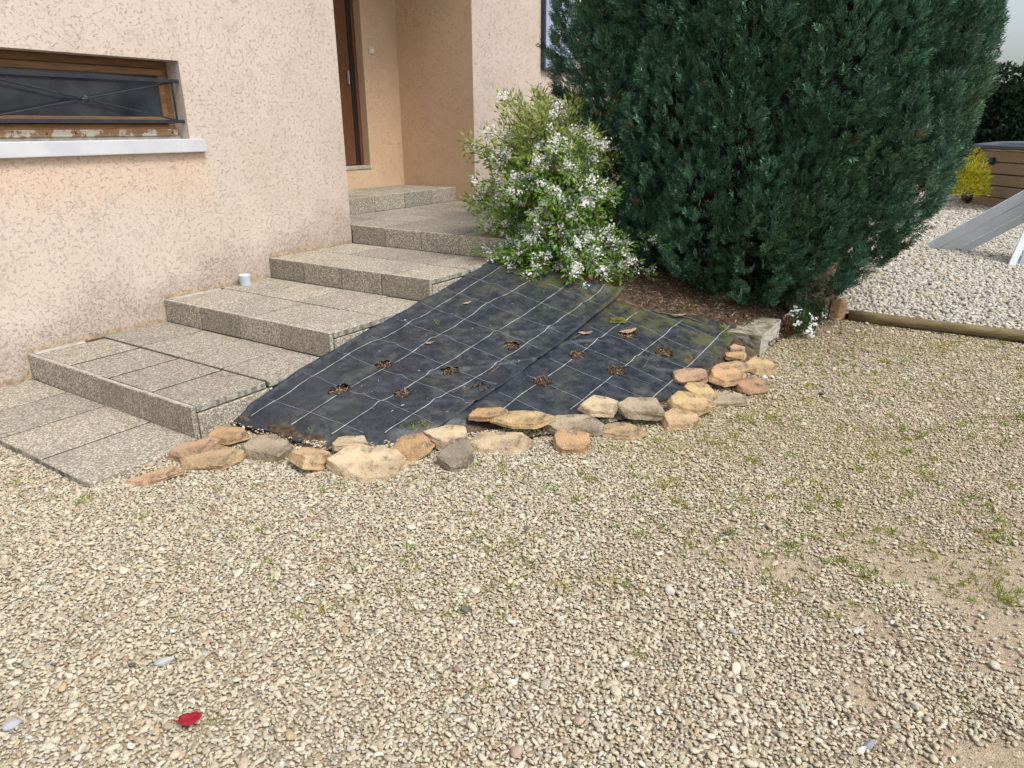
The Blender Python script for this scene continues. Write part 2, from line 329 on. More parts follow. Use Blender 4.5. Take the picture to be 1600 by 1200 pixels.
link('wall', pym('wall', [(4.975, 0, -.3), (4.975, NY, -.3), (4.975, NY, TOP), (4.975, 0, TOP)], [(0, 1, 2, 3)]), MAT['warm'], H)
DX0, DX1, DZ0, DZ1 = 5.92, 6.86, 1.09, 3.2
quadwall('wall', [4.975, DX0, DX1, NX], [.6, DZ0, DZ1, TOP], {(1, 1)}, lambda u, z: (u, NY, z), MAT['warm'], dvec=(0, .2, 0))
link('wall', pym('wall', [(NX, NY, .4), (NX, FY, .4), (NX, FY, TOP), (NX, NY, TOP)], [(0, 1, 2, 3)]), MAT['warm'], H)
link('wall', pym('wall', [(NX, FY, -.3), (16, FY, -.3), (16, FY, TOP), (NX, FY, TOP)], [(0, 1, 2, 3)]), MAT['pale'], H)
link('wall', pym('wall', [(16, FY, -.3), (16, 9, -.3), (16, 9, TOP), (16, FY, TOP), (-7, 9, -.3), (-7, 0, -.3), (-7, 0, TOP), (-7, 9, TOP)], [(0, 1, 2, 3), (4, 5, 6, 7), (1, 4, 7, 2)]), MAT['pale'], H)
box('porch_shade_ceiling', 4.98, NX-.01, .02, NY-.01, 4.05, 4.2, MAT['ceil'], H, 0)  # out of view, added to shade the niche, raised to let light in
link('roof', pym('roof', [(-7.5, -.2, 4.31), (16.5, -.2, 4.31), (16.5, 9.5, 4.31), (-7.5, 9.5, 4.31), (-3, 4.5, 6.4), (12, 4.5, 6.4)], [(0, 1, 2, 3)[::-1], (0, 1, 5, 4), (1, 2, 5), (2, 3, 4, 5), (3, 0, 4)]), MAT['roof'], H)

# basement window
WN = empty('window'); WN.parent = H
box('window_backing', XW0-.02, XW1+.02, .215, .23, ZS-.02, ZL+.02, MAT['seal'], WN, 0)  # black sheet standing in for the unlit room behind the pane
def frame(name, x0, x1, z0, z1, y0, y1, t, mat, parent):
    for a in ((x0, x1, z1-t, z1), (x0, x1, z0, z0+t), (x0, x0+t, z0+t, z1-t), (x1-t, x1, z0+t, z1-t)):
        box(name, a[0], a[1], y0, y1, a[2], a[3], mat, parent, .004)
frame('frame', XW0+.002, XW1-.002, ZS+.062, ZL-.002, .15, .208, .05, MAT['wood'], WN)
frame('sash', XW0+.055, XW1-.055, ZS+.115, ZL-.055, .128, .175, .045, MAT['wood'], WN)
box('pane', XW0+.09, XW1-.09, .152, .157, ZS+.15, ZL-.09, MAT['glass'], WN, 0)
box('weather_bar', XW0+.005, XW1-.03, .085, .149, ZS+.028, ZS+.074, MAT['oldwood'], WN, .006)
for x in (2.44, 2.62, 3.32): tubeo('drain_hole', [(x, .086, ZS+.05), (x, .083, ZS+.05)], .006, MAT['seal'], WN)
box('sill', XW0-.12, XW1+.105, -.045, .1, ZS-.088, ZS+.006, MAT['sill'], WN, .006, 2)
box('sill', XW0+.004, XW1-.004, .1, .2, ZS-.02, ZS+.027, MAT['cement'], WN, .003)
GY = .035
for z in (1.878, 1.603): box('grille_bar', XW0, XW1-.003, GY-.012, GY+.012, z-.0125, z+.0125, MAT['iron'], WN, .002)
for a, b in (((2.06, 1.612), (3.34, 1.868)), ((2.06, 1.868), (3.34, 1.612))):
    beam('grille_bar', (a[0], GY+(.007 if a[1] < 1.7 else -.007), a[1]), (b[0], GY+(.007 if a[1] < 1.7 else -.007), b[1]), .012, .011, MAT['iron'], WN)
    q = 1.37
for xr in (2.06, 3.345): box('grille_bar', xr-.006, xr+.006, GY-.006, GY+.006, 1.616, 1.866, MAT['iron'], WN, .001)
rv, rf = [], []
for k in range(16):
    r = .028 if k % 2 == 0 else .021; a = math.pi*2*k/16; rv.append((2.70+r*math.cos(a), GY-.014, 1.74+r*math.sin(a)))
rv.append((2.70, GY-.028, 1.74)); rf = [(k, (k+1) % 16, 16) for k in range(16)] + [tuple(range(16))]
link('rosette', pym('rosette', rv, rf), MAT['iron'], WN)

# front door
D = empty('door'); D.parent = H
box('door_leaf', DX0+.05, DX1-.10, NY+.135, NY+.18, DZ0+.03, DZ1-.05, MAT['doorwood'], D, .004)
for a, b in ((DX0, DX0+.07), (DX1-.05, DX1)): box('door_frame', a+.001, b-.001, NY+.1, NY+.19, DZ0+.022, DZ1-.001, MAT['doorwood'], D, .005)
box('door_frame', DX0+.072, DX1-.052, NY+.1, NY+.19, DZ1-.06, DZ1-.002, MAT['doorwood'], D, .005)
box('door_seal', DX1-.099, DX1-.051, NY+.128, NY+.19, DZ0+.023, DZ1-.06, MAT['seal'], D, 0)
box('threshold', DX0+.002, DX1-.002, NY-.012, NY+.19, DZ0-.02, DZ0+.02, MAT['cement'], D, .004)
box('door_handle', DX1-.165, DX1-.145, NY+.10, NY+.13, 2.05, 2.2, MAT['plate'], D, .004)
b = box('doorbell', 6.953, 7.043, NY-.016, NY-.001, 2.395, 2.485, MAT['bell'], H, .006, 2); box('button', 6.978, 7.03, NY-.021, NY-.0165, 2.412, 2.452, MAT['white'], b, .002)

# shutter beyond the niche
SH = empty('shutter'); SH.parent = H; SY = FY-.05; sx0, sz0 = 9.05, 2.285
for k in range(9): box('plank', sx0+.045+k*.088, sx0+.045+k*.088+.083, SY, SY+.03, sz0+.03, sz0+1.25, MAT['blue'], SH, .004)
box('shutter_frame', sx0-.005, sx0+.04, SY-.012, SY+.045, sz0, sz0+1.25, MAT['navy'], SH, .004)
box('shutter_frame', sx0+.041, sx0+.86, SY-.012, SY+.045, sz0, sz0+.026, MAT['navy'], SH, .004)
for z in (sz0+.19, sz0+1.02): box('batten', sx0+.07, sx0+.83, SY-.027, SY-.001, z, z+.085, MAT['blue'], SH, .004); box('strap_hinge', sx0+.06, sx0+.7, SY-.033, SY-.0275, z-.012, z+.006, MAT['navy'], SH, .001); box('strap_hinge', sx0+.06, sx0+.085, SY-.036, SY-.028, z+.0065, z+.1, MAT['navy'], SH, .001)
beam('brace', (sx0+.12, SY-.014, sz0+1.0), (sx0+.78, SY-.014, sz0+.32), .024, .085, MAT['blue'], SH, (0, 0, 1))
beam('strap_hinge', (sx0+.10, SY-.03, sz0+.96), (sx0+.74, SY-.03, sz0+.30), .006, .02, MAT['navy'], SH, (0, 0, 1))

# ------------------------------------------------------------------ entrance steps
ST = empty('entrance_steps'); tag(ST, 'broad washed pebble slab steps climbing along the house wall to the doorway', 'steps')
X0, TR, RI, WD = 1.985, .998, .168, 1.78
RJ = [0, -.43, -.865, -1.295, -WD]
def slab(name, x0, x1, y0, y1, z0, z1, parent, mat='agg', edge=None):
    me = boxm(name, x0, x1, y0, y1, z0, z1, .0045); me.materials.append(MAT[mat])
    if edge:
        me.materials.append(MAT[edge[1]])
        for p in me.polygons:
            if p.normal[edge[0]]*edge[2] > .9: p.material_index = 1
    return link(name, me, None, parent)
for i in range(1, 5):
    x = X0+(i-1)*TR; z = RI*i; xe = x+TR if i < 4 else NX-.004; zb = -.1 if i == 1 else z-RI-.06
    core = box('step', x+.03, xe+.02 if i < 4 else xe, -WD+.03, -.003, zb, z-.0048, MAT['mortar'], ST, 0)
    for a, b in zip(RJ, RJ[1:]):
        r = RS.uniform(-.004, .003); slab('riser_slab', x+r, x+.030+r, b+.003, a-.003, z-RI-.004 if i > 1 else -.03, z+RS.uniform(-.001, .0015), core, 'agg', (2, 'cement', 1))
    if i < 4:
        rows = [(x+.034, x+.5), (x+.506, xe-.003)]; cols = [[0, -.49, -.93, -1.37, -WD-.008], [0, -.46, -.895, -1.335, -WD-.008]]
        if i == 2: cols = [[-.055, -.52, -.99, -1.36, -WD-.008], [-.004, -.45, -.9, -1.37, -WD-.008]]
        if i == 1: cols[0][0] = -.05
    else:
        xs = [x+.034, x+.5, x+1.0, x+1.5, x+2.0, xe]; rows = list(zip([q+.003 for q in xs], [q-.003 for q in xs[1:]])); cols = [[.615, .16, -.3, -.78, -1.27, -WD-.008]]*5
    for rI, (a, b) in enumerate(rows):
        cc = cols[rI]
        for c0, c1 in zip(cc, cc[1:]):
            gap = RS.choice([.006, .010, .015]); dz = RS.uniform(-.0015, .0012)
            slab('tread_slab', a, b-gap, c1+gap, c0-gap*.5, z-.04, z+dz-.001, core, 'agg', (1, 'lichen', -1) if c1 < -1.7 else None)
    for a, b in ([(x+.035, x+.5), (x+.504, xe-.001)] if i < 4 else [(x+.035, x+.5), (x+.504, x+1.0), (x+1.004, x+1.5), (x+1.504, xe)]):
        slab('side_slab', a, b, -WD, -WD+.035, -.05, z-.047, core)
    if i in (1, 2): box('cement_fillet', x+.034, x+(.36 if i == 1 else .47), -.052, -.003, z-.03, z+.004, MAT['cement'], core, .006)
# the porch floor inside the niche
z5 = RI*5
core = box('step', 4.99, NX-.003, .65, NY-.003, .5, z5-.012, MAT['mortar'], ST, 0)
box('landing_base', 4.99, NX-.004, -.003, .64, .3, RI*4-.045, MAT['mortar'], ST, 0)
xs = np.linspace(4.98, NX-.004, 6)
for a, b in zip(xs, xs[1:]):
    slab('riser_slab', a+.002, b-.002, .62, .662, RI*4-.004, z5, core, 'agg', (2, 'cement', 1))
    for y0, y1 in ((.665, 1.08), (1.084, NY-.004)): slab('tread_slab', a+.002, b-.002, y0, y1, z5-.04, z5-.002, core)

# slabs of the path at the foot of the steps
PA = tag(box('paved_path', 1.42, 1.99, -1.82, -.002, -.09, -.0055, MAT['mortar'], None, 0), kind='structure')
for a, b in zip([0, -.46, -.9, -1.36], [-.46, -.9, -1.36, -1.835]):
    s_ = slab('slab', 1.402+RS.uniform(-.006, .006), 1.982, b+.008, a-.008, -.052, -.001+RS.uniform(-.002, .001), PA, 'agg', (0, 'lichen', -1))
for k in range(4):
    for a, b in zip([-.46*j for j in range(1)], [0]): pass

# ------------------------------------------------------------------ weed-control fabric
def sheet(name, ys, xmin, xmax, lift, label, holes, step=.014, roll=None, seed=0):
    Y = np.arange(ys[0], ys[1], -step); nu = 190; U = np.linspace(0, 1, nu)
    y0 = np.array([p[0] for p in xmin])[::-1]; a = np.interp(Y, y0, np.array([p[1] for p in xmin])[::-1]); b = np.interp(Y, np.array([p[0] for p in xmax])[::-1], np.array([p[1] for p in xmax])[::-1])
    a = a+(vn(Y*9, Y*0, seed)-.5)*.05; b = b+(vn(Y*7, Y*0+3, seed)-.5)*.06
    X = a[None, :]+(b-a)[None, :]*U[:, None]; Yg = np.repeat(Y[None, :], nu, 0)
    Z = surf(X, Yg, lift, seed)
    if roll: Z = Z+roll(X, Yg)
    e = np.clip(U/.045, 0, 1)[:, None]; Z = Z*e+np.minimum(Z, .006)*(1-e)          # lower end tucked down behind the stones
    keep = np.ones((nu-1, len(Y)-1), bool); xc = (X[:-1, :-1]+X[1:, 1:])/2; yc = (Yg[:-1, :-1]+Yg[1:, 1:])/2
    for hx, hy, r in holes:
        e = ((xc-hx)/(r*1.05))**2+((yc-hy)/(r*.8))**2; keep &= e+(vn(xc*45, yc*45, 3)-.5)*.9 > 1
        rim = np.exp(-((np.sqrt(((X-hx)/(r*1.05))**2+((Yg-hy)/(r*.8))**2)-1.05)/.22)**2); Z = Z+.007*rim*vn(X*30, Yg*30, 5)
    n1, n2 = X.shape; I = np.arange(n1*n2).reshape(n1, n2); Q = np.stack([I[:-1, :-1], I[:-1, 1:], I[1:, 1:], I[1:, :-1]], -1)[keep]
    V = np.stack([X, Yg, Z], -1).reshape(-1, 3)
    o = link(name, fast(name, V, Q, True), MAT['fabric']); md = o.modifiers.new('thick', 'SOLIDIFY'); md.thickness = .002; md.offset = -1
    tag(o, label, 'weed fabric'); return o
def surf(X, Y, lift, seed):
    r = bz(X, Y)+lift+.022*(fbm(X*2.6+Y*1.2, Y*3.4-X*.8, seed, 3)-.5)+.009*(fbm(X*9, Y*5, seed+2, 2)-.5)
    f = np.abs(vn(X*1.7+Y*2.2, Y*1.2-X*.8, seed+4)-.5); return r+.012*np.exp(-(f/.045)**2)
HOLES = [(2.685, -2.141, .062), (2.85, -2.482, .056), (3.054, -2.155, .056), (3.235, -2.533, .055), (3.195, -2.791, .056), (3.76, -2.635, .056), (3.524, -3.018, .058), (3.96, -3.012, .058), (3.971, -3.3, .072), (4.443, -3.431, .07), (4.465, -3.147, .07)]
xm1 = [(-1.775, 2.22), (-2.2, 2.24), (-2.45, 2.27), (-2.69, 2.40), (-2.87, 2.62)]; xM1 = [(-1.775, 5.03), (-2.25, 4.95), (-2.55, 4.95), (-2.87, 5.06)]
xm2 = [(-2.76, 2.6), (-2.93, 2.76), (-3.0, 2.9), (-3.3, 3.25), (-3.6, 3.62), (-3.74, 4.0)]; xM2 = [(-2.76, 4.9), (-3.06, 4.9), (-3.27, 5.1), (-3.74, 5.25)]
def roll1(X, Y):                                      # the loose edge curls up where the sheets overlap
    e = np.clip((Y+2.87)/.075, 0, 1); up_ = np.clip((X-3.2)/1.6, 0, 1)
    r = (.006+.022*up_**2)*np.exp(-((e-.35)/.45)**2); s = np.exp(-((X-5.0)/.09)**2)*.03*np.clip((-2.3-Y)/.4, 0, 1)
    return r+s+np.where(Y > -1.81, .02*np.clip((Y+1.81)/.035, 0, 1), 0)
F2 = sheet('weed_fabric', (-2.76, -3.74), xm2, xM2, .010, 'black woven weed fabric on the lower slope beside the border stones and concrete block', [h for h in HOLES if h[1] < -2.95], seed=1)
F1 = sheet('weed_fabric', (-1.775, -2.87), xm1, xM1, .026, 'black woven weed fabric spread over the slope beside the steps', [h for h in HOLES if h[1] > -2.95], roll=roll1, seed=0)
def thread(parent, pts, wd, mat, lift, seed, roll=None):
    p = np.array(pts); L = np.r_[0, np.cumsum(np.linalg.norm(np.diff(p, axis=0), axis=1))]; n = max(8, int(L[-1]/.02)); t = np.linspace(0, L[-1], n)
    x = np.interp(t, L, p[:, 0])+(vn(t*5, t*0+seed, 1)-.5)*.01+(vn(t*2, t*0+seed, 4)-.5)*.02; y = np.interp(t, L, p[:, 1])+(vn(t*4, t*0+seed+9, 2)-.5)*.012+(vn(t*1.6, t*0+seed, 6)-.5)*.03
    z = surf(x, y, lift, 0 if parent is F1 else 1)+.0025
    if roll: z = z+roll(x, y)
    d = np.gradient(np.stack([x, y], -1), axis=0); d /= np.linalg.norm(d, axis=1)[:, None]; nx, ny = -d[:, 1], d[:, 0]
    v = np.concatenate([np.stack([x+nx*wd/2, y+ny*wd/2, z], -1), np.stack([x, y, z+.0012], -1), np.stack([x-nx*wd/2, y-ny*wd/2, z], -1)]); i = np.arange(n-1)
    q = np.concatenate([np.stack([i+n, i+n+1, i+1, i], -1), np.stack([i+2*n, i+2*n+1, i+n+1, i+n], -1)])
    ok = np.ones(n-1, bool)
    for hx, hy, r in HOLES: ok &= ((x[:-1]-hx)/(r*1.1))**2+((y[:-1]-hy)/(r*.85))**2 > 1
    link('woven_line', fast('woven_line', v, q[np.r_[ok, ok]], True), MAT[mat], parent)
k = 0
for yy, xa, xb in ((-1.91, 2.27, 4.93), (-2.20, 2.3, 4.9), (-2.47, 2.33, 4.93), (-2.705, 2.47, 4.98)): thread(F1, [(xa, yy+.02), (xb, yy)], .0055, 'thread', .026, k*13.7, roll1); k += 1
for yy, xa, xb in ((-3.03, 3.05, 4.85), (-3.32, 3.36, 4.98), (-3.63, 3.75, 5.2)): thread(F2, [(xa, yy+.02), (xb, yy-.02)], .0055, 'thread', .010, k*13.7); k += 1
for xx in np.arange(2.44, 5.0, .285): thread(F1, [(xx, -1.8), (xx-.02, -2.83 if xx > 2.62 else -2.6)], .0026, 'thinthread', .026, k*7.3, roll1); k += 1
for xx in np.arange(2.95, 5.1, .285):
    ye = np.interp(xx, [2.76, 2.9, 3.25, 3.62, 4.0], [-2.93, -3.0, -3.3, -3.6, -3.7]); thread(F2, [(xx, -2.9), (xx-.02, ye)], .0026, 'thinthread', .010, k*7.3); k += 1

# ------------------------------------------------------------------ instanced small stones and chips
def pebble_mesh(name, seed, flat=.62, cuts=7, sub=2):
    r = np.random.default_rng(seed); bm = bmesh.new(); bmesh.ops.create_icosphere(bm, subdivisions=sub, radius=1)
    pl = [(Vector(r.normal(size=3)).normalized(), r.uniform(.62, .92)) for _ in range(cuts)]; sx, sy = r.uniform(.85, 1.25), r.uniform(.7, 1.0)
    for v in bm.verts:
        for n_, h in pl:
            dd = v.co.dot(n_)
            if dd > h: v.co -= n_*(dd-h)*.85
        v.co = Vector((v.co.x*sx, v.co.y*sy, v.co.z*flat*r.uniform(.97, 1.03)))
    me = bpy.data.meshes.new(name); bm.to_mesh(me); bm.free(); me.polygons.foreach_set('use_smooth', [True]*len(me.polygons)); return me
def scatter(name, pos, rot, scl, col, protos, mat, idx=None):
    """one stuff object: points carrying rotation, scale and colour, instanced by geometry nodes"""
    n = len(pos); me = bpy.data.meshes.new(name); me.vertices.add(n); me.vertices.foreach_set('co', np.asarray(pos, np.float32).ravel())
    for nm, ty, arr, key in (('rot', 'FLOAT_VECTOR', rot, 'vector'), ('scl', 'FLOAT_VECTOR', scl, 'vector'), ('idx', 'INT', RS.integers(0, len(protos), n), 'value')):
        at = me.attributes.new(nm, ty, 'POINT'); at.data.foreach_set(key, np.asarray(arr, np.int32 if ty == 'INT' else np.float32).ravel())
    at = me.attributes.new('pcol', 'FLOAT_COLOR', 'POINT'); at.data.foreach_set('color', np.c_[col, np.ones(n)].astype(np.float32).ravel()); me.update()
    o = link(name, me); o['kind'] = 'stuff'
    src = bpy.data.collections.new(name+'_shapes')
    for i, pm in enumerate(protos):
        if not pm.materials: pm.materials.append(mat)
        src.objects.link(bpy.data.objects.new('%s_shape_%02d' % (name, i), pm))
    t = bpy.data.node_groups.new(name+'_nodes', 'GeometryNodeTree'); t.interface.new_socket('Geometry', in_out='INPUT', socket_type='NodeSocketGeometry'); t.interface.new_socket('Geometry', in_out='OUTPUT', socket_type='NodeSocketGeometry')
    gi = t.nodes.new('NodeGroupInput'); go = t.nodes.new('NodeGroupOutput'); ip = t.nodes.new('GeometryNodeInstanceOnPoints'); ci = t.nodes.new('GeometryNodeCollectionInfo')
    ci.inputs['Collection'].default_value = src; ci.inputs['Separate Children'].default_value = True; ci.inputs['Reset Children'].default_value = True
    def at_(nm, ty):
        a = t.nodes.new('GeometryNodeInputNamedAttribute'); a.data_type = ty; a.inputs['Name'].default_value = nm; return a.outputs[0]
    er = t.nodes.new('FunctionNodeEulerToRotation'); t.links.new(at_('rot', 'FLOAT_VECTOR'), er.inputs[0])
    t.links.new(gi.outputs[0], ip.inputs['Points']); t.links.new(ci.outputs[0], ip.inputs['Instance']); ip.inputs['Pick Instance'].default_value = True
    t.links.new(at_('idx', 'INT'), ip.inputs['Instance Index']); t.links.new(er.outputs[0], ip.inputs['Rotation']); t.links.new(at_('scl', 'FLOAT_VECTOR'), ip.inputs['Scale']); t.links.new(ip.outputs[0], go.inputs[0])
    o.modifiers.new('scatter', 'NODES').node_group = t
    return o
def in_view(x, y, z=0, side=.9, near=1.0, k=.78):
    dx, dy, dz = x-CAM.x, y-CAM.y, z-CAM.z; W = dx*fw.x+dy*fw.y+dz*fw.z; L = dx*rt.x+dy*rt.y+dz*rt.z
    return (np.abs(L) < k*W+side) & (W > near), W
PAL = np.array([(.60, .525, .405), (.66, .60, .48), (.52, .445, .335), (.46, .385, .28), (.70, .655, .555), (.57, .54, .475), (.44, .425, .385), (.55, .40, .24), (.40, .26, .16), (.28, .27, .255), (.52, .38, .31), (.78, .76, .71), (.16, .155, .155)])
PW = np.array([22, 17, 18, 10, 9, 9, 6, 3.2, 1.2, 1.5, 2, 2.2, .4]); PW /= PW.sum()
def grid_pts(x0, x1, y0, y1, s):
    X, Y = np.meshgrid(np.arange(x0, x1, s), np.arange(y0, y1, s), indexing='ij'); X = X.ravel(); Y = Y.ravel()
    return X+RS.uniform(-.55, .55, X.size)*s, Y+RS.uniform(-.55, .55, X.size)*s
gx_, gy_ = grid_pts(-.2, 6.62, -7.2, .0, .0104)
ok, W = in_view(gx_, gy_, 0, .6)
log_x = lambda y: 6.55+(y+4.2)*.05
ok &= gx_ < log_x(gy_)+.04
ok &= ~((gx_ > 2.2) & (gy_ > bed_edge(gx_)+np.where(gx_ < 3.0, .13, .04))) & ~((gx_ > 1.415) & (gx_ <= 2.2) & (gy_ > -1.80))
ok &= ~((W > 4.2) & (RS.random(len(W)) > .62))
gx_, gy_, W = gx_[ok], gy_[ok], W[ok]
# trodden sandy patches to the lower right, finer and dirtier stones on the right
Lr = (gx_-CAM.x)*rt.x+(gy_-CAM.y)*rt.y
reg = np.clip((Lr-.15)/.8, 0, 1)*np.clip((3.3-W)/.6, 0, 1)
bare = fbm(gx_*2.6, gy_*2.6, 2, 4); pd = np.clip((bare-.45)/.13, 0, 1)*reg*.82
thin = np.clip((Lr-.2)/1.2, 0, 1)*np.clip((fbm(gx_*5, gy_*5, 5, 3)-.40)/.2, 0, 1)*.33
ok = (RS.random(len(gx_)) > pd) & (RS.random(len(gx_)) > thin); gx_, gy_, W, Lr, reg = [a[ok] for a in (gx_, gy_, W, Lr, reg)]
n = len(gx_); size = np.exp(RS.normal(math.log(.0060), .30, n)); big = RS.random(n) < .018; size[big] *= RS.uniform(1.4, 2.1, big.sum()); size = np.clip(size, .003, .0175)
size *= 1+.18*(W > 4.2)-.12*np.clip((Lr-.3)/1.5, 0, 1)
und = (fbm(gx_*1.5, gy_*1.5, 3, 3)-.5)*.02
inb = (gx_ > 2.2) & (gy_ > bed_edge(gx_)-.02); lipz = rise(gx_, gy_)+np.where(inb, .014+np.clip((gy_-bed_edge(gx_))/.2, 0, 1)*.03, 0)
pos = np.stack([gx_, gy_, GZ+und*.6+lipz+size*RS.uniform(.05, .65, n)], -1)
rot = np.stack([RS.normal(0, .26, n), RS.normal(0, .26, n), RS.uniform(0, 6.28, n)], -1); scl = size[:, None]*np.stack([RS.uniform(.85, 1.35, n), RS.uniform(.75, 1.1, n), RS.uniform(.75, 1.15, n)], -1)
ci_ = RS.choice(len(PAL), n, p=PW); col = np.clip((PAL[ci_]*.78+PAL[ci_].mean(1, keepdims=True)*.22)*np.array((.89, .88, .80))*RS.uniform(.84, 1.1, (n, 1)), 0, .86)
brown = np.clip((Lr-.1)/2.0, 0, 1)*np.clip(fbm(gx_*1.8, gy_*1.8, 6, 3)*1.6-.2, 0, 1); col = col*(1-.3*brown[:, None])+np.array((.48, .37, .24))*.3*brown[:, None]
film = np.clip((Lr+.8)/1.4, 0, 1)*np.clip((fbm(gx_*2.2, gy_*2.2, 7, 4)-.42)/.2, 0, 1)*np.clip((W-2.2)/1.2, 0, 1)*(RS.random(n) < .7); col = col*(1-.42*film[:, None])+np.array((.35, .31, .11))*.42*film[:, None]      # algae on the stones of the little trodden side
near_brown = np.clip((gx_-4.9)/.8, 0, 1)*np.clip((gy_+4.9)/.6, 0, 1)*(RS.random(n) < .55); col = col*(1-.55*near_brown[:, None])+np.array((.20, .125, .075))*.55*near_brown[:, None]  # random stones turn brown towards the concrete block
PEB = [pebble_mesh('pebble_%d' % i, 50+i, flat=.42+.04*(i % 6)) for i in range(12)]
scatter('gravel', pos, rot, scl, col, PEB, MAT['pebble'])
print('gravel', n)
# coarse white gravel beyond the log
wx, wy = grid_pts(6.6, 19.5, -12, -3.7, .029); ok, W = in_view(wx, wy, 0, 1.2); ok &= (wx > log_x(wy)+.06) & ~((wx < 9.4) & (wy > bed_edge(wx)-.02)) & ~((W > 11) & (RS.random(len(wx)) > .5)) & ~((wx > 8.0) & (wy > -3.9-(wx-8)*.06+(fbm(wx*2, wy*2, 1)-.5)*.5))
wx, wy, W = wx[ok], wy[ok], W[ok]; n = len(wx); size = np.clip(np.exp(RS.normal(math.log(.0175), .25, n)), .009, .034)*np.where(W > 11, 1.35, 1)
pos = np.stack([wx, wy, .035+size*RS.uniform(.1, .8, n)], -1); rot = np.stack([RS.normal(0, .45, n), RS.normal(0, .45, n), RS.uniform(0, 6.28, n)], -1); scl = size[:, None]*np.stack([RS.uniform(.9, 1.4, n), RS.uniform(.8, 1.1, n), RS.uniform(.8, 1.2, n)], -1)
WPAL = np.array([(.66, .635, .575), (.60, .57, .50), (.60, .55, .46), (.55, .51, .44), (.47, .45, .42), (.58, .47, .30)]); col = .86*WPAL[RS.choice(6, n, p=[.3, .28, .18, .12, .07, .05])]*RS.uniform(.85, 1.08, (n, 1))
WPEB = [pebble_mesh('white_stone_%d' % i, 150+i, flat=.6, cuts=10) for i in range(8)]
scatter('white_gravel', pos, rot, scl, col, WPEB, MAT['pebble']); print('white', n)
o = link('white_gravel_bed', pym('white_gravel_bed', [(6.55, -4.15, .034), (6.05, -13, .034), (20, -13, .034), (20, -3.6, .034), (9.2, -3.75, .034), (8.0, -4.08, .034)], [(0, 1, 2, 3, 4, 5)]), mat_simple('pale_grit', (.30, .27, .22), (.46, .43, .37), 40, .95, .7)); tag(o, kind='structure')

# bark mulch on the soil and in the planting holes
def chip_mesh(name, seed):
    r = np.random.default_rng(seed); v = [(x*r.uniform(.8, 1.2), y*r.uniform(.6, 1.2), z) for z in (-.12, .12) for x, y in ((-1, -.35), (1, -.25), (1, .3), (-.9, .4))]
    return pym(name, v, [(3, 2, 1, 0), (4, 5, 6, 7), (0, 1, 5, 4), (1, 2, 6, 5), (2, 3, 7, 6), (3, 0, 4, 7)])
mx, my = [], []
for hx, hy, r in HOLES:
    m_ = 120; a = RS.uniform(0, 6.28, m_); q = np.sqrt(RS.random(m_))*r*.98; mx.append(hx+q*np.cos(a)); my.append(hy+q*np.sin(a)*.8)
hn = sum(len(a) for a in mx)
sx_, sy_ = grid_pts(4.75, 7.4, -4.0, -1.8, .021); dd = sy_-bed_edge(sx_); xt = np.interp(-sy_, [1.78, 2.25, 2.55, 2.87, 3.06, 3.27, 3.74], [5.0, 4.93, 4.92, 5.04, 4.88, 5.1, 5.24]); ok = (dd > -.05) & (sx_ > xt+.02+.05*RS.random(len(sx_))); mx.append(sx_[ok]); my.append(sy_[ok])
mx = np.concatenate(mx); my = np.concatenate(my); n = len(mx); hol = np.arange(n) < hn
mz = bz(mx, my)*np.clip((my-bed_edge(mx))/.22+.25, 0, 1)+np.where(hol, .012+RS.uniform(0, .014, n), .006+RS.uniform(-.004, .012, n)); L = RS.uniform(.006, .019, n)*np.where(hol, .85, 1.1)
scl = np.stack([L, L*RS.uniform(.35, .8, n), L*RS.uniform(.5, 1.2, n)], -1); rot = np.stack([RS.normal(0, .5, n), RS.normal(0, .5, n), RS.uniform(0, 6.28, n)], -1)
CPAL = np.array([(.17, .105, .065), (.10, .065, .042), (.25, .165, .105), (.36, .27, .18), (.055, .04, .03), (.50, .43, .33)]); col = CPAL[RS.choice(6, n, p=[.3, .25, .2, .1, .11, .04])]*RS.uniform(.6, .95, (n, 1))
scatter('bark_mulch', np.stack([mx, my, mz], -1), rot, scl, col, [chip_mesh('chip_%d' % i, i) for i in range(5)], MAT['chip'])

r_ = np.random.default_rng(8); n = 170; lx = r_.uniform(2.5, 5.0, n); ly = r_.uniform(-3.6, -1.85, n); ok = (ly > np.interp(lx, [2.4, 2.76, 3.25, 3.62, 4.2], [-2.6, -2.9, -3.2, -3.5, -3.6])); lx, ly = lx[ok], ly[ok]; n = len(lx)
lz = np.where(ly > -2.87, surf(lx, ly, .026, 0)+roll1(lx, ly), surf(lx, ly, .010, 1))+.002; L = r_.uniform(.003, .010, n)
scatter('litter', np.stack([lx, ly, lz], -1), np.stack([r_.normal(0, .3, n), r_.normal(0, .3, n), r_.uniform(0, 6, n)], -1), np.stack([L, L*r_.uniform(.4, .9, n), L*.5], -1), np.array([(.62, .60, .55), (.40, .30, .20), (.15, .10, .07), (.26, .25, .08)])[r_.choice(4, n, p=[.22, .28, .3, .2])], [chip_mesh('crumb_%d' % i, 40+i) for i in range(4)], MAT['chip'])

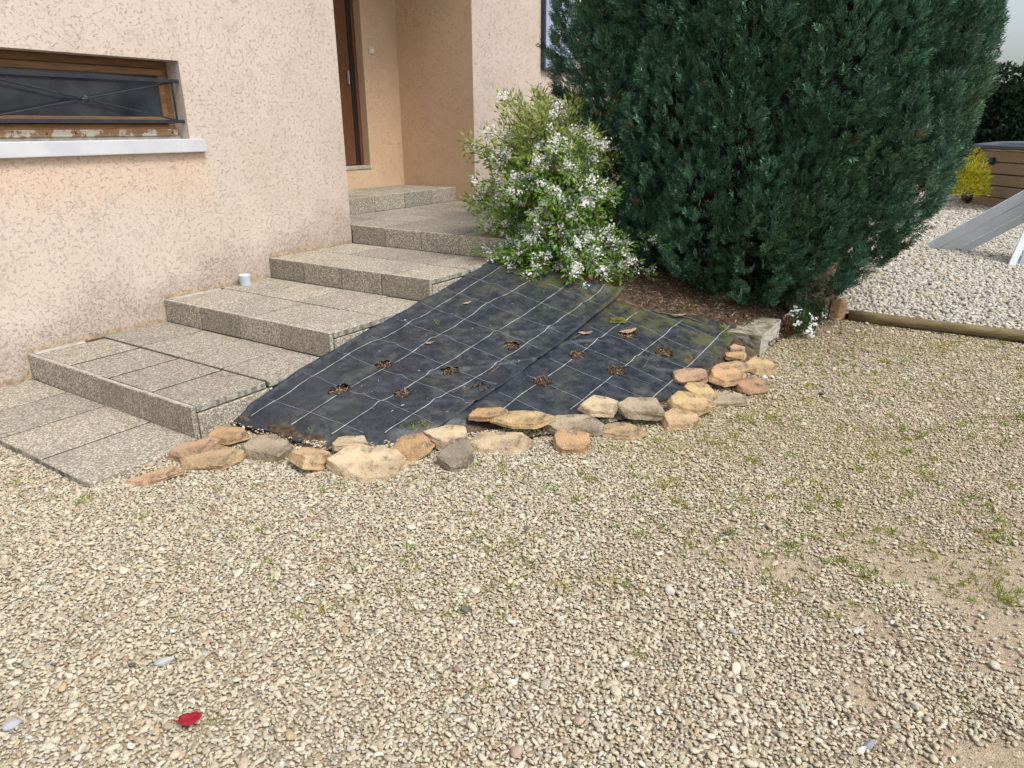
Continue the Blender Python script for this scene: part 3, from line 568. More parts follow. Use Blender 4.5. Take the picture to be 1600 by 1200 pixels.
# ------------------------------------------------------------------ border stones
def rock(name, seed, L, D_, T, jag=.5, sub=4):
    """broken slab: irregular polygon prism with uneven, chipped faces"""
    r = np.random.default_rng(seed); bm = bmesh.new(); k = int(r.integers(6, 9)); lo, hi = [], []
    tx, ty = r.uniform(-.16, .16, 2)
    for i in range(k):
        a = 2*math.pi*(i+r.uniform(-.33, .33))/k; q = r.uniform(.74, 1.14); x, y = math.cos(a)*q, math.sin(a)*q; ins = r.uniform(.72, 1.0)
        lo.append((x*r.uniform(.86, 1.02), y*r.uniform(.86, 1.02), -.5+r.uniform(0, .14))); hi.append((x*ins, y*ins, .42+tx*x+ty*y+r.uniform(-.12, .08)))
    for p in lo+hi: bm.verts.new(p)
    bm.verts.new((r.uniform(-.3, .3), r.uniform(-.3, .3), .52)); h_ = bmesh.ops.convex_hull(bm, input=bm.verts[:])
    bmesh.ops.delete(bm, geom=[g for g in h_['geom_interior'] if isinstance(g, bmesh.types.BMVert)], context='VERTS')
    for v in bm.verts: v.co = Vector((v.co.x*L*.52, v.co.y*D_*.56, v.co.z*T))
    bmesh.ops.bevel(bm, geom=bm.edges[:], offset=min(.004, T*.06), segments=1, affect='EDGES')
    bmesh.ops.triangulate(bm, faces=bm.faces[:])
    for _ in range(4):
        le = [e for e in bm.edges if e.calc_length() > .02]
        if not le: break
        bmesh.ops.subdivide_edges(bm, edges=le, cuts=1); bmesh.ops.triangulate(bm, faces=[f for f in bm.faces if len(f.verts) > 3])
    bm.normal_update(); off = Vector(r.uniform(0, 99, 3)); mv = []
    for v in bm.verts:
        q = v.co*11+off; lay = mnoise.noise(Vector((q.x*.5, q.y*.5, v.co.z*75)))*(1-abs(v.normal.z)); mv.append(v.normal*(mnoise.fractal(q, .8, 2.1, 4)*.0042+mnoise.noise(q*4.3)*.0014+lay*.009))
    for v, d in zip(bm.verts, mv): v.co += d
    me = bpy.data.meshes.new(name); bm.to_mesh(me); bm.free(); me.polygons.foreach_set('use_smooth', [True]*len(me.polygons)); me.set_sharp_from_angle(angle=math.radians(20))
    return me
OC, TAN, PALE, GREY, DKG, PINK, YEL, RUST = (.47, .33, .20), (.45, .35, .235), (.50, .435, .335), (.36, .325, .265), (.23, .21, .185), (.44, .32, .24), (.50, .40, .235), (.40, .265, .175)
SA = math.atan2(rt.y, rt.x)
# x, y, z of the underside, length, depth, thickness, turn, pitch, roll, colour, label
STONES = [
 (1.600, -2.005, -.014, .25, .115, .050, .28, 0, -.04, PINK, 'leftmost border stone, flat and pinkish, lying alone on the gravel'),
 (1.850, -1.935, -.010, .25, .15, .105, .1, .1, -.12, PINK, 'pinkish border stone against the lowest step corner'),
 (1.860, -2.095, -.012, .29, .15, .085, -.05, .12, 0, TAN, 'tan border stone with pale lichen crust below the pinkish one'),
 (2.065, -1.945, .005, .20, .14, .085, .25, -.1, .1, OC, 'orange border stone tucked beside the lowest step side'),
 (2.085, -2.245, -.012, .28, .19, .105, -.1, .15, 0, GREY, 'grey brown border stone at the lower left edge of the fabric'),
 (2.120, -2.530, -.014, .20, .23, .125, .15, -.18, .12, TAN, 'tan wedge border stone tilted towards the gravel'),
 (2.225, -2.775, -.014, .31, .25, .115, -.1, .2, .05, PALE, 'largest border stone, broad and beige, pointing into the gravel'),
 (2.335, -2.570, .004, .19, .13, .075, .2, 0, 0, PALE, 'small pale border stone behind the largest beige one'),
 (2.470, -2.880, -.010, .22, .17, .115, .1, .1, -.2, OC, 'orange pyramid shaped border stone right of the largest one'),
 (2.650, -2.965, -.004, .21, .16, .12, .05, 0, .05, PALE, 'pale upright border stone behind the dark grey one'),
 (2.515, -3.115, -.014, .21, .20, .145, .2, .15, .1, DKG, 'dark grey lichen covered border stone standing out on the gravel'),
 (2.935, -3.015, .062, .24, .13, .066, .05, 0, .02, OC, 'tan slab stone lying on top of the long beige one'),
 (2.790, -3.200, -.012, .36, .17, .085, .06, .02, -.03, PALE, 'longest flat beige border stone with another slab on it'),
 (2.985, -3.235, .070, .31, .13, .055, -.12, .05, -.06, YEL, 'thin golden slab stone leaning across the long beige one'),
 (2.965, -3.515, -.014, .225, .17, .10, -.12, .12, .05, OC, 'golden beige border stone set forward on the gravel by itself'),
 (3.165, -3.395, .002, .23, .16, .085, .0, 0, .04, GREY, 'grey flat border stone behind the golden one set forward'),
 (3.195, -3.510, .004, .18, .12, .068, -.15, .05, -.06, DKG, 'small dark border stone wedged under the pale capping stone'),
 (3.380, -3.480, .052, .27, .18, .095, -.05, .1, .02, PALE, 'pale capping stone on the middle of the border'),
 (3.265, -3.655, -.012, .29, .15, .055, .06, 0, 0, TAN, 'thin flat beige stone under the pale and grey capping stones'),
 (3.500, -3.670, .042, .235, .17, .095, -.05, .1, .06, GREY, 'grey brown capping stone beside the pale one'),
 (3.570, -3.880, -.012, .25, .15, .082, -.1, .08, .12, TAN, 'tan border stone with a dark face right of the grey capping stone'),
 (3.735, -3.870, .030, .26, .18, .085, -.12, .16, .1, YEL, 'yellow wedge stone resting on the tan one with dark face'),
 (3.945, -3.855, .018, .22, .16, .095, -.1, .1, .05, YEL, 'rounded yellow border stone between the wedge and the beige slab'),
 (4.205, -3.715, .030, .23, .16, .085, .05, .05, -.05, PINK, 'pinkish orange triangular stone lying on the fabric edge'),
 (4.310, -3.900, .040, .225, .18, .085, .0, .12, -.03, OC, 'bright orange slab stone at the right end of the border'),
 (4.060, -4.005, -.012, .28, .16, .068, .05, .03, -.02, GREY, 'grey beige flat stone under the orange slab'),
 (4.365, -4.060, -.012, .22, .18, .08, .25, .1, .05, RUST, 'rust brown border stone with a white spot on the gravel'),
 (4.545, -3.870, .030, .235, .14, .062, .08, .02, 0, TAN, 'flat tan stone behind the bright orange slab'),
 (4.750, -3.998, -.012, .195, .17, .11, -.2, .1, .1, YEL, 'golden border stone farthest right beside the concrete block'),
 (4.735, -3.838, .055, .15, .10, .048, .1, 0, 0, OC, 'small flat ochre stone near the block end of the border'),
 (4.895, -3.800, .060, .105, .085, .06, 0, 0, 0, PINK, 'smallest border stone, pinkish, leaning on the concrete block'),
]
for k, (x, y, z, L, D_, T, tn, pt, rl, c, lab) in enumerate(STONES):
    T *= .57; me = rock('border_stone', 300+k, L*1.2, D_*1.2, T*1.05); me.materials.append(MAT['stone']); o = link('border_stone', me)
    o.rotation_euler = (pt*1.0+random.uniform(-.05, .2), rl*1.3+random.uniform(-.08, .08), SA+tn); o.location = (x, y, z+T*.5-.004); c = np.array(c); c = c*np.array((1.02, .96, .86))*(.86+.26*random.random()); o.color = (*c, 1)
    tag(o, lab, 'stone', 'rough stones bordering the fabric bed')
me = rock('corner_rock', 412, .17, .15, .20); me.materials.append(MAT['stone']); o = link('corner_rock', me); o.location = (6.50, -4.17, .075); o.rotation_euler = (.1, .05, SA); o.color = (.42, .28, .16, 1)
tag(o, 'orange brown rock at the end of the log', 'rock')
v, f = [], []
o = link('quartz_chip', pebble_mesh('quartz_chip', 9, .6, 9), MAT['white']); o.location = (4.345, -4.135, .085); o.scale = (.024, .018, .014); o.rotation_euler = (.3, 0, .3); tag(o, 'white stone chip lying on the rust brown border stone', 'stone chip')

# concrete block with mossy top
bm = bmesh.new(); bmesh.ops.create_cube(bm, size=1); bmesh.ops.subdivide_edges(bm, edges=bm.edges[:], cuts=9, use_grid_fill=True)
for v in bm.verts:
    q = v.co*6; v.co = Vector((5.36+v.co.x*.56, -3.79+v.co.y*.25, .05+v.co.z*.17)); v.co += Vector((mnoise.noise(q), mnoise.noise(q+Vector((9, 0, 0))), mnoise.noise(q+Vector((0, 9, 0)))))*.006
me = bpy.data.meshes.new('concrete_block'); bm.to_mesh(me); bm.free(); me.materials.append(MAT['concrete']); me.materials.append(MAT['cement'])
for p in me.polygons:
    if p.normal.y < -.7: p.material_index = 1
o = link('concrete_block', me); o.rotation_euler = (0, 0, 0); tag(o, 'mossy concrete kerb block at the right end of the stone border', 'block')

# log edging
pts = [(6.56+(y+4.2)*.05+.012*math.sin(y*3), y, .028+.006*math.sin(y*2)) for y in np.linspace(-4.28, -9.5, 24)]
o = tubeo('edging_log', pts, [.044+.003*math.sin(i*1.3) for i in range(24)], MAT['log'], None, 14); tag(o, 'long weathered round log edging the white gravel', 'log')

# ------------------------------------------------------------------ foliage helpers
def frames(dirs, roll):
    """rotation matrices whose z axis is dirs"""
    z = dirs/np.linalg.norm(dirs, axis=1)[:, None]; r = np.where(np.abs(z[:, 2:3]) > .95, np.array([[1., 0, 0]]), np.array([[0, 0, 1.]])); x = np.cross(r, z); x /= np.linalg.norm(x, axis=1)[:, None]; y = np.cross(z, x)
    c, s = np.cos(roll)[:, None], np.sin(roll)[:, None]; return np.stack([x*c+y*s, -x*s+y*c, z], -1)
def stamp(pv, pq, base, R, scl):
    v = np.einsum('nij,kj->nki', R, pv)*scl[:, None, None]+base[:, None, :]; q = pq[None]+(np.arange(len(base))*len(pv))[:, None, None]
    return v.reshape(-1, 3), q.reshape(-1, pq.shape[1])
def spray_proto(seed, pairs=6):
    r = np.random.default_rng(seed); v, q = [], []
    def leaf(b, d, L, wd, nrm):
        s = np.cross(d, nrm); s /= np.linalg.norm(s)+1e-9; k = len(v); v.extend([b, b+d*L*.5+s*wd+nrm*.015, b+d*L-nrm*.03, b+d*L*.5-s*wd+nrm*.015]); q.append((k, k+1, k+2, k+3))
    for i in range(pairs):
        t = .08+.8*i/pairs
        for sd in (-1, 1):
            an = sd*(.75+r.uniform(-.15, .2)); d = np.array([math.sin(an), r.uniform(-.28, .28), math.cos(an)]); d /= np.linalg.norm(d); leaf(np.array([0, -.10*t*t, t+sd*.03]), d, (.46-.27*t)*r.uniform(.85, 1.3), .040, np.array([0, 1., .1]))
    leaf(np.array([0, -.06, .72]), np.array([0, -.15, 1.]), .38, .038, np.array([0, 1., .1])); leaf(np.array([0, 0, 0.]), np.array([0, -.05, 1.]), .8, .03, np.array([0, 1., 0]))
    return np.array(v), np.array(q)
SPR = [spray_proto(s) for s in range(5)]

# ------------------------------------------------------------------ big cypress
CY = empty('cypress_tree', (6.9, -3.25, .25)); CY.location = (0, 0, 0); tag(CY, 'huge dark blue green cypress with upright feathery sprays beside the house', 'tree')
TC = np.array([6.9, -3.25]); RTH = math.atan2(rt.y, rt.x)
ZR = np.array([.10, .2, .35, .6, .9, 1.2, 1.6, 2.3, 3.2, 4.1, 4.7, 5.0]); RR = np.array([.30, .50, .78, 1.20, 1.46, 1.60, 1.68, 1.70, 1.58, 1.1, .5, .08])
def renv(th, z):
    r = np.interp(z, ZR, RR); c = np.cos(th-RTH); sidef = 1-.10*np.clip(c, 0, 1)+.10*np.clip(c, 0, 1)**1.3*np.clip((z-.9)/.9, 0, 1); cam = np.cos(th-(YAW+math.pi)); near = 1+.16*np.clip(cam, 0, 1)*np.clip((.9-z)/.6, 0, 1)-.10*np.clip(cam, 0, 1)*np.clip((z-1.2)/.6, 0, 1)
    rn = np.interp(z, [.1, .3, .6, .9, 1.2], [.95, 1.28, 1.46, 1.56, 1.6]); k = np.clip(cam, 0, 1)**1.5*np.clip((1.3-z)/.3, 0, 1)*(1-.75*np.clip(c, 0, 1)); r = r*sidef*near
    return r*(1-.14*np.clip(c, 0, 1)*np.clip((1.2-z)/.6, 0, 1))*(1-k)+np.maximum(r, rn)*k
plumes = []
r_ = np.random.default_rng(5)
for ring, (zc, hh, nn) in enumerate(((.36, .36, 18), (.78, .52, 21), (1.25, .65, 23), (1.75, .7, 24), (2.25, .75, 24), (2.8, .8, 22), (3.4, .8, 17), (4.0, .7, 11), (4.5, .6, 6))):
    for k in range(nn):
        th = 2*math.pi*(k+r_.uniform(-.38, .38)+.5*ring)/nn; z = zc+r_.uniform(-.22, .22); R = renv(th, z)*r_.uniform(.76, .96)
        pr = r_.uniform(.17, .29); lean = .10+.24*max(0, math.cos(th-RTH)); plumes.append((TC[0]+R*math.cos(th), TC[1]+R*math.sin(th), z, pr, hh*r_.uniform(.75, 1.15), math.cos(th)*lean, math.sin(th)*lean))
for dx, dz, rr in ((-.55, .55, .42), (-.2, .35, .42), (.25, .3, .42), (.6, .5, .4), (0, .6, .5), (-.75, .95, .45), (.1, .95, .5)):  # hanging skirt towards the viewer
    bx, by = TC[0]-fw.x*1.0+rt.x*dx*1.0, TC[1]-fw.y*1.0+rt.y*dx*1.0; plumes.append((bx, by, dz+.06, rr*.62, rr*.85, -.05, -.03))
PL = np.array(plumes)
P_, D_, Nn_ = [], [], []
for j, (x, y, z, pr, ph, lx, ly) in enumerate(plumes):
    dens = 1900 if z < 2.9 else 420
    cx, cy = x-TC[0], y-TC[1]; away = (cx*fw.x+cy*fw.y) > .55*math.hypot(cx, cy)
    if away: dens *= .3
    m_ = int(dens*pr*ph*2.4); u = r_.uniform(-1, 1, m_); th = r_.uniform(0, 2*math.pi, m_); rad = np.sqrt(np.clip(1-np.abs(u)**2.2, 0, 1))*np.where(u > 0, 1-.5*u, 1.0)*r_.uniform(.78, 1.03, m_)
    nx, ny = np.cos(th), np.sin(th); p = np.stack([x+nx*rad*pr+lx*u*ph, y+ny*rad*pr+ly*u*ph, z+u*ph], -1)
    out = np.stack([p[:, 0]-TC[0], p[:, 1]-TC[1], np.zeros(m_)], -1); out /= np.linalg.norm(out, axis=1)[:, None]+1e-6
    nrm = np.stack([nx, ny, np.clip(u, -.6, .8)], -1); d = nrm*.62+out*.38+np.array([0, 0, .85]); d += r_.normal(0, .17, d.shape)
    low = np.clip((.6-p[:, 2])/.5, 0, 1)[:, None]; d = d*(1-.35*low)+(out*.8+np.array([0, 0, -.25]))*.35*low
    P_.append(p); D_.append(d); Nn_.append(np.full(m_, j))
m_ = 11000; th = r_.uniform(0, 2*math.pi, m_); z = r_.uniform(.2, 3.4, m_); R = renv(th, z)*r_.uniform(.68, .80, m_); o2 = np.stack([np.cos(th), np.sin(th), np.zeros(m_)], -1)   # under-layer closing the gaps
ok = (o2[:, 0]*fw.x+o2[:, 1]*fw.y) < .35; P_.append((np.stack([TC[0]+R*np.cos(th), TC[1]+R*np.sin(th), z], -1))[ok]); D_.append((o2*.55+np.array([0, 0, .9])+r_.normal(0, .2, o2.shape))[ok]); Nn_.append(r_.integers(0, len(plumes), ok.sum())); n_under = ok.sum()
P_ = np.concatenate(P_); D_ = np.concatenate(D_); Nn_ = np.concatenate(Nn_)
keep = np.ones(len(P_), bool)                         # drop what is buried in a neighbouring plume
for j, (x, y, z, pr, ph, lx, ly) in enumerate(plumes):
    u = (P_[:, 2]-z)/ph; e = ((P_[:, 0]-x-lx*u*ph)**2+(P_[:, 1]-y-ly*u*ph)**2)/(pr*.72)**2+(u/.8)**2; keep &= ~((e < 1) & (Nn_ != j) & (np.arange(len(P_)) < len(P_)-n_under))
th_ = np.arctan2(P_[:, 1]-TC[1], P_[:, 0]-TC[0]); rr_ = np.hypot(P_[:, 0]-TC[0], P_[:, 1]-TC[1]); keep &= (rr_ > renv(th_, P_[:, 2])*.62) & (rr_ < renv(th_, P_[:, 2])*1.14) & (P_[:, 2] > bz(P_[:, 0], P_[:, 1])*.0+.07) & (P_[:, 1] < FY-.12)
P_, D_, Nn_ = P_[keep], D_[keep], Nn_[keep]; n = len(P_); print('sprays', n)
which = r_.integers(0, 5, n); VV, QQ, CC, off = [], [], [], 0
tint = r_.uniform(.75, 1.25, len(plumes)); sun = fbm(P_[:, 0]*1.4+P_[:, 2], P_[:, 1]*1.4+P_[:, 2]*1.3, 4, 3)  # noise that picks patches of yellower green sprays
for s in range(5):
    a = which == s; k = a.sum(); R = frames(D_[a], r_.uniform(0, 6.28, k)); sc = r_.uniform(.078, .125, k); v, q = stamp(SPR[s][0], SPR[s][1], P_[a], R, sc)
    c = np.array((.060, .136, .083))[None]*(tint[Nn_[a]]*r_.uniform(.7, 1.35, k))[:, None]; yl = np.clip((sun[a]-.5)*2.5, 0, 1)[:, None]*.6; c = c*(1-yl)+np.array((.095, .17, .065))*yl
    br = r_.random(k) < .004; c[br] = (.13, .06, .03)
    VV.append(v); QQ.append(q+off); CC.append(np.repeat(c, len(SPR[s][0]), 0)*np.repeat(np.exp(r_.normal(-.05, .42, len(v)//4)), 4)[:, None]*np.tile(np.array([.8, 1, 1.55, 1]), len(v)//4)[:, None]); off += len(v)
link('crown', fast('crown', np.concatenate(VV), np.concatenate(QQ), False, np.concatenate(CC)), MAT['needle'], CY)
# dark shell added as the crown's inner shade, blocking light, and the stems
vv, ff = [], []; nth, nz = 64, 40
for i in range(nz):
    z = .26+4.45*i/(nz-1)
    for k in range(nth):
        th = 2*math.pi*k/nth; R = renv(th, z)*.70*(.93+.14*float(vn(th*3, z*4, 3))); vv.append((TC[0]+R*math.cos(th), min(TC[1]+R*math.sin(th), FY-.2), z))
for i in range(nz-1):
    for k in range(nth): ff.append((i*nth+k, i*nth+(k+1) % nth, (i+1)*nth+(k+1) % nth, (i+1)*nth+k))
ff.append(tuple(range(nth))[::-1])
link('dark_core', pym('dark_core', vv, ff, True), mat_simple('core_shade', (.008, .012, .008), (.022, .02, .013), 30, .95, .9, .03), CY)
link('trunk', pym('trunk', *tube([(6.9, -3.25, .2), (6.92, -3.22, 1.2), (6.88, -3.28, 2.6), (6.9, -3.25, 4.2)], [.16, .13, .09, .03], 10), True), MAT['bark'], CY)
for k in range(9):
    th = RTH+r_.uniform(-.7, .7) if k < 5 else r_.uniform(0, 6.28); p0 = Vector((6.9, -3.25, .35+.05*k)); R = float(renv(th, 1.4))
    link('branch', pym('branch', *tube([p0, (TC[0]+.45*R*math.cos(th), TC[1]+.45*R*math.sin(th), .75+.05*k), (TC[0]+.8*R*math.cos(th), TC[1]+.8*R*math.sin(th), 1.4+.07*k), (TC[0]+.9*R*math.cos(th), TC[1]+.9*R*math.sin(th), 2.2)], [.05, .04, .025, .01], 7), True), MAT['bark'], CY)
# the loose shoots reaching left in front of the shutter
bp, bd = [], []
for a, b in (((6.35, -1.85, 1.88), (6.02, -1.52, 2.22)), ((6.3, -1.9, 2.0), (6.1, -1.7, 2.3)), ((6.25, -1.85, 1.75), (6.1, -1.62, 1.85))):
    a, b = np.array(a), np.array(b)
    for t in np.linspace(0, 1, 16):
        for s in range(3): bp.append(a+(b-a)*t+r_.normal(0, .012, 3)); bd.append((b-a)/np.linalg.norm(b-a)+r_.normal(0, .45, 3))
bp, bd = np.array(bp), np.array(bd); v, q = stamp(SPR[0][0], SPR[0][1], bp, frames(bd, r_.uniform(0, 6.28, len(bp))), r_.uniform(.06, .11, len(bp)))
link('side_shoot', fast('side_shoot', v, q, False, np.tile(np.array((.034, .066, .036)), (len(v), 1))), MAT['needle'], CY)

# ------------------------------------------------------------------ flowering shrub over the steps
SB = empty('flowering_shrub'); tag(SB, 'white flowering shrub with arching twigs hanging over the top step', 'shrub')
r_ = np.random.default_rng(21); base = np.array([5.40, -2.06, .52]); lp, ld, fp, fn = [], [], [], []; tv, tf = [], []
cam2 = -np.array([fw.x, fw.y, 0])/math.hypot(fw.x, fw.y); rgt = np.array([rt.x, rt.y, 0])
def shoot(a, out, hgt, droop, L, flow):
    dirh = cam2*math.cos(a)+rgt*math.sin(a); n = 26; t = np.linspace(0, 1, n)
    p = base[None]+r_.normal(0, .05, 3)*np.array([1, 1, .2])+dirh[None]*(out*t**1.25)[:, None]+np.array([0, 0, 1.])[None]*(hgt*(1.55*t-.62*t*t)-droop*t**3)[:, None]+np.cumsum(r_.normal(0, .006, (n, 3)), 0)
    v, f = tube([tuple(q) for q in p], list(np.linspace(.008, .0022, n)), 4, False); o_ = len(tv); tv.extend(v); tf.extend([tuple(i+o_ for i in q) for q in f])
    d = np.gradient(p, axis=0); d /= np.linalg.norm(d, axis=1)[:, None]
    for i in range(5, n):
        m_ = 9
        for _ in range(m_):
            q = p[i]+d[i]*r_.uniform(-.03, .03)
            side = r_.normal(0, 1, 3); side -= d[i]*side.dot(d[i]); side /= np.linalg.norm(side); sh = r_.uniform(0, .075); lp.append(q+side*sh); ld.append(d[i]*r_.uniform(.3, 1.1)+side*.8+np.array([0, 0, .25]))
        if i > 9 and r_.random() < flow*.75:
            for _ in range(int(r_.integers(1, 4))):
                side = r_.normal(0, 1, 3)+np.array([0, 0, .9])+cam2*.7; side /= np.linalg.norm(side); c = p[i]+side*r_.uniform(.03, .075)
                for _ in range(int(r_.integers(9, 17))): fp.append(c+r_.normal(0, .017, 3)); fn.append(side+r_.normal(0, .45, 3))
for k in range(230):
    a = r_.uniform(-2.1, .95); u = r_.random(); mid = r_.random()
    lf = np.clip(-math.sin(a), 0, 1)
    if mid < .50: shoot(a, r_.uniform(.22, .66)+.14*lf, r_.uniform(.45, 1.2), r_.uniform(.05, .4), 1, .45)              # middle fan
    elif mid < .74: shoot(r_.uniform(-1.9, 1.0), r_.uniform(.45, .78)+.14*lf, r_.uniform(.1, .42), r_.uniform(.15, .42), 1, .5)           # low, weeping
    else: shoot(r_.uniform(-3.1, 3.1) if mid > .9 else r_.uniform(-1.9, -.2), r_.uniform(.1, .5), r_.uniform(.85, 1.38), r_.uniform(-.05, .1), 1, .16)  # upright tips
lp, ld, fp, fn = map(np.array, (lp, ld, fp, fn))
ok = (lp[:, 2] > .40); lp, ld = lp[ok], ld[ok]; ok = (fp[:, 2] > .40); fp, fn = fp[ok], fn[ok]
def clear_steps(p): return ~((p[:, 1] > -1.80) & (p[:, 0] < 7.4) & (p[:, 2] < RI*4+.02) & (p[:, 0] > 4.96)) & ~((p[:, 1] > -1.80) & (p[:, 0] <= 4.96) & (p[:, 2] < .53))
ok = clear_steps(lp); lp, ld = lp[ok], ld[ok]; ok = clear_steps(fp); fp, fn = fp[ok], fn[ok]
pv = np.array([(0, 0, 0), (.17, .03, .45), (0, -.04, 1), (-.17, .03, .45)]); pq = np.array([(0, 1, 2, 3)]); n = len(lp)
v, q = stamp(pv, pq, lp, frames(ld, r_.uniform(0, 6.28, n)), r_.uniform(.03, .06, n)); hgt = np.clip((lp[:, 2]-1.1)/.6, 0, 1)[:, None]
c = (np.array((.19, .35, .05))*(1-hgt)+np.array((.33, .40, .12))*hgt)*r_.uniform(.6, 1.35, (n, 1)); ye = (r_.random(n) < .05) & (lp[:, 2] > .8); c[ye] = (.34, .24, .03)
link('foliage', fast('foliage', v, q, False, np.repeat(c, 4, 0)), MAT['leaf'], SB); print('leaves', n, 'flowers', len(fp))
pv, pq = [], []
for k in range(5):
    a = 2*math.pi*k/5; i = len(pv); d = np.array([math.cos(a), math.sin(a), .25]); s = np.array([-math.sin(a), math.cos(a), 0]); pv += [np.zeros(3), d*.6+s*.36, d*1.05, d*.6-s*.36]; pq.append((i, i+1, i+2, i+3))
FPV, FPQ = np.array(pv), np.array(pq); n = len(fp)
v, q = stamp(FPV, FPQ, fp, frames(fn, r_.uniform(0, 6, n)), r_.uniform(.0068, .0108, n)); link('blossom', fast('blossom', v, q, False, np.repeat(np.array((.88, .89, .87))*r_.uniform(.9, 1.05, (n, 1)), len(FPV), 0)), MAT['petal'], SB)
link('stems', pym('stems', tv, tf, True), MAT['bark'], SB)

# ------------------------------------------------------------------ low plants
def cushion(name, c, rx, ry, rz, nl, nf, lcol, label, cat, fcol=(.82, .83, .82), leaf=.03, fl=.011):
    r = np.random.default_rng(int(abs(c[0])*100)); E = empty(name); tag(E, label, cat)
    def pts(n, a, b): 
        u = r.normal(0, 1, (n, 3)); u[:, 2] = np.abs(u[:, 2]); u /= np.linalg.norm(u, axis=1)[:, None]; return u, np.array(c)+u*np.array((rx, ry, rz))*r.uniform(a, b, (n, 1))
    u, p = pts(nl, .4, 1.0); v, q = stamp(np.array([(0, 0, 0), (.2, .03, .5), (0, 0, 1), (-.2, .03, .5)]), np.array([(0, 1, 2, 3)]), p, frames(u+r.normal(0, .4, u.shape)+np.array((0, 0, .5)), r.uniform(0, 6, nl)), r.uniform(.6, 1.3, nl)*leaf)
    link('foliage', fast('foliage', v, q, False, np.repeat(np.array(lcol)*r.uniform(.6, 1.3, (nl, 1)), 4, 0)), MAT['leaf'], E)
    for k in range(6): tubeo('stem', [(c[0]+r.normal(0, .01), c[1]+r.normal(0, .01), c[2]-.03), (c[0]+r.normal(0, rx*.4), c[1]+r.normal(0, ry*.4), c[2]+rz*.7)], [.004, .002], MAT['bark'], E, 5)
    if nf:
        P, U = [], []
        for k in range(nf):
            u1, p1 = pts(1, .95, 1.08); m_ = 10; P.append(p1+r.normal(0, .014, (m_, 3))); U.append(np.repeat(u1, m_, 0)+r.normal(0, .4, (m_, 3)))
        P, U = np.concatenate(P), np.concatenate(U); v, q = stamp(FPV, FPQ, P, frames(U, r.uniform(0, 6, len(P))), r.uniform(.8, 1.2, len(P))*fl); link('blossom', fast('blossom', v, q, False, np.tile(np.array(fcol), (len(v), 1))), MAT['petal'], E)
    return E
cushion('candytuft', (5.84, -4.02, .0), .17, .13, .20, 900, 26, (.06, .13, .03), 'low white candytuft between the concrete block and the cypress', 'flower plant')
cushion('candytuft', (6.22, -4.05, .02), .15, .10, .20, 600, 7, (.05, .10, .03), 'second white candytuft tucked beside the orange brown rock', 'flower plant')
cushion('rusty_plant', (5.69, -3.96, .0), .05, .04, .17, 260, 0, (.16, .065, .03), 'withered rust brown plant at the end of the concrete block', 'plant', leaf=.03)
cushion('golden_shrub', (16.3, -4.68, .30), .48, .42, .85, 2600, 0, (.44, .42, .02), 'bright yellow shrub in front of the wooden pool', 'shrub', leaf=.07)

# grass tufts sprouting through the gravel
r_ = np.random.default_rng(3); gp, gd, gs, gc = [], [], [], []
tuf = [(3.32, -4.36, 1.3), (2.92, -4.09, 1), (3.08, -4.79, 1.3), (4.6, -4.34, 1.7), (1.23, -1.49, 1.2), (1.3, -1.95, 1.6), (1.2, -1.62, .8), (1.25, -1.8, .9), (1.34, -4.09, 1.3), (2.51, -4.44, 1.2), (2.8, -4.5, 1), (3.87, -4.99, 1.2), (3.81, -5.11, 1), (3.69, -5.17, 1), (3.39, -5.06, 1.1), (1.4, -3.45, .9), (1.74, -4.44, 1), (2.05, -5.32, 1), (4.28, -4.65, 1.1), (1.55, -3.79, .9), (1.57, -3.58, .8), (.83, -3.55, .8), (5.02, -3.68, 1.6), (5.1, -3.62, 1.6), (4.97, -4.0, 1.2), (2.3, -2.33, .8), (2.62, -2.75, 1.6), (2.66, -2.8, 1.2), (3.7, -2.05, 1.1)]
for k in range(900):
    wv, lv = r_.uniform(2.0, 5.8), r_.uniform(-.75, .85); lv = max(lv, r_.uniform(-.75, .85)); q = np.array([CAM.x, CAM.y])+np.array([math.cos(YAW), math.sin(YAW)])*wv+np.array([rt.x, rt.y])*lv*wv
    if q[0] > 6.5 or (q[0] > 1.3 and q[1] > float(bed_edge(max(q[0], 2.2)))-.1): continue
    tuf.append((q[0], q[1], r_.uniform(.5, 1.25)**1.4))
for x, y, s in tuf:
    nb = int(16*s+4); z0 = GZ+.02 if (x < 2.2 or y < float(bed_edge(x))+.05) else float(bz(np.array(x), np.array(y)))+.02; g_ = r_.random()
    for _ in range(nb): gp.append((x+r_.normal(0, .016*s), y+r_.normal(0, .016*s), z0)); gd.append((r_.normal(0, .6), r_.normal(0, .6), 1)); gs.append(r_.uniform(.02, .048)*s**.5); gc.append(np.array((.17, .27, .03))*(1-g_)+np.array((.34, .31, .05))*g_)
gp, gd, gs, gc = map(np.array, (gp, gd, gs, gc)); v, q = stamp(np.array([(-.05, 0, 0), (.05, 0, 0), (.03, .12, .6), (-.03, .12, .6), (0, .3, 1)]), np.array([(0, 1, 2, 3), (3, 2, 4, 4)])[:1], gp, frames(gd, r_.uniform(0, 6, len(gp))), gs)
v2, q2 = stamp(np.array([(-.03, .12, .6), (.03, .12, .6), (.008, .3, 1), (-.008, .3, 1)]), np.array([(0, 1, 2, 3)]), gp, frames(gd, r_.uniform(0, 6, len(gp))*0), gs)
cc = np.repeat(gc*r_.uniform(.75, 1.25, (len(gc), 1)), 5, 0)
tag(link('grass', fast('grass', v, q, False, cc), MAT['grass']), 'small grass tufts sprouting through the gravel', kind='stuff')

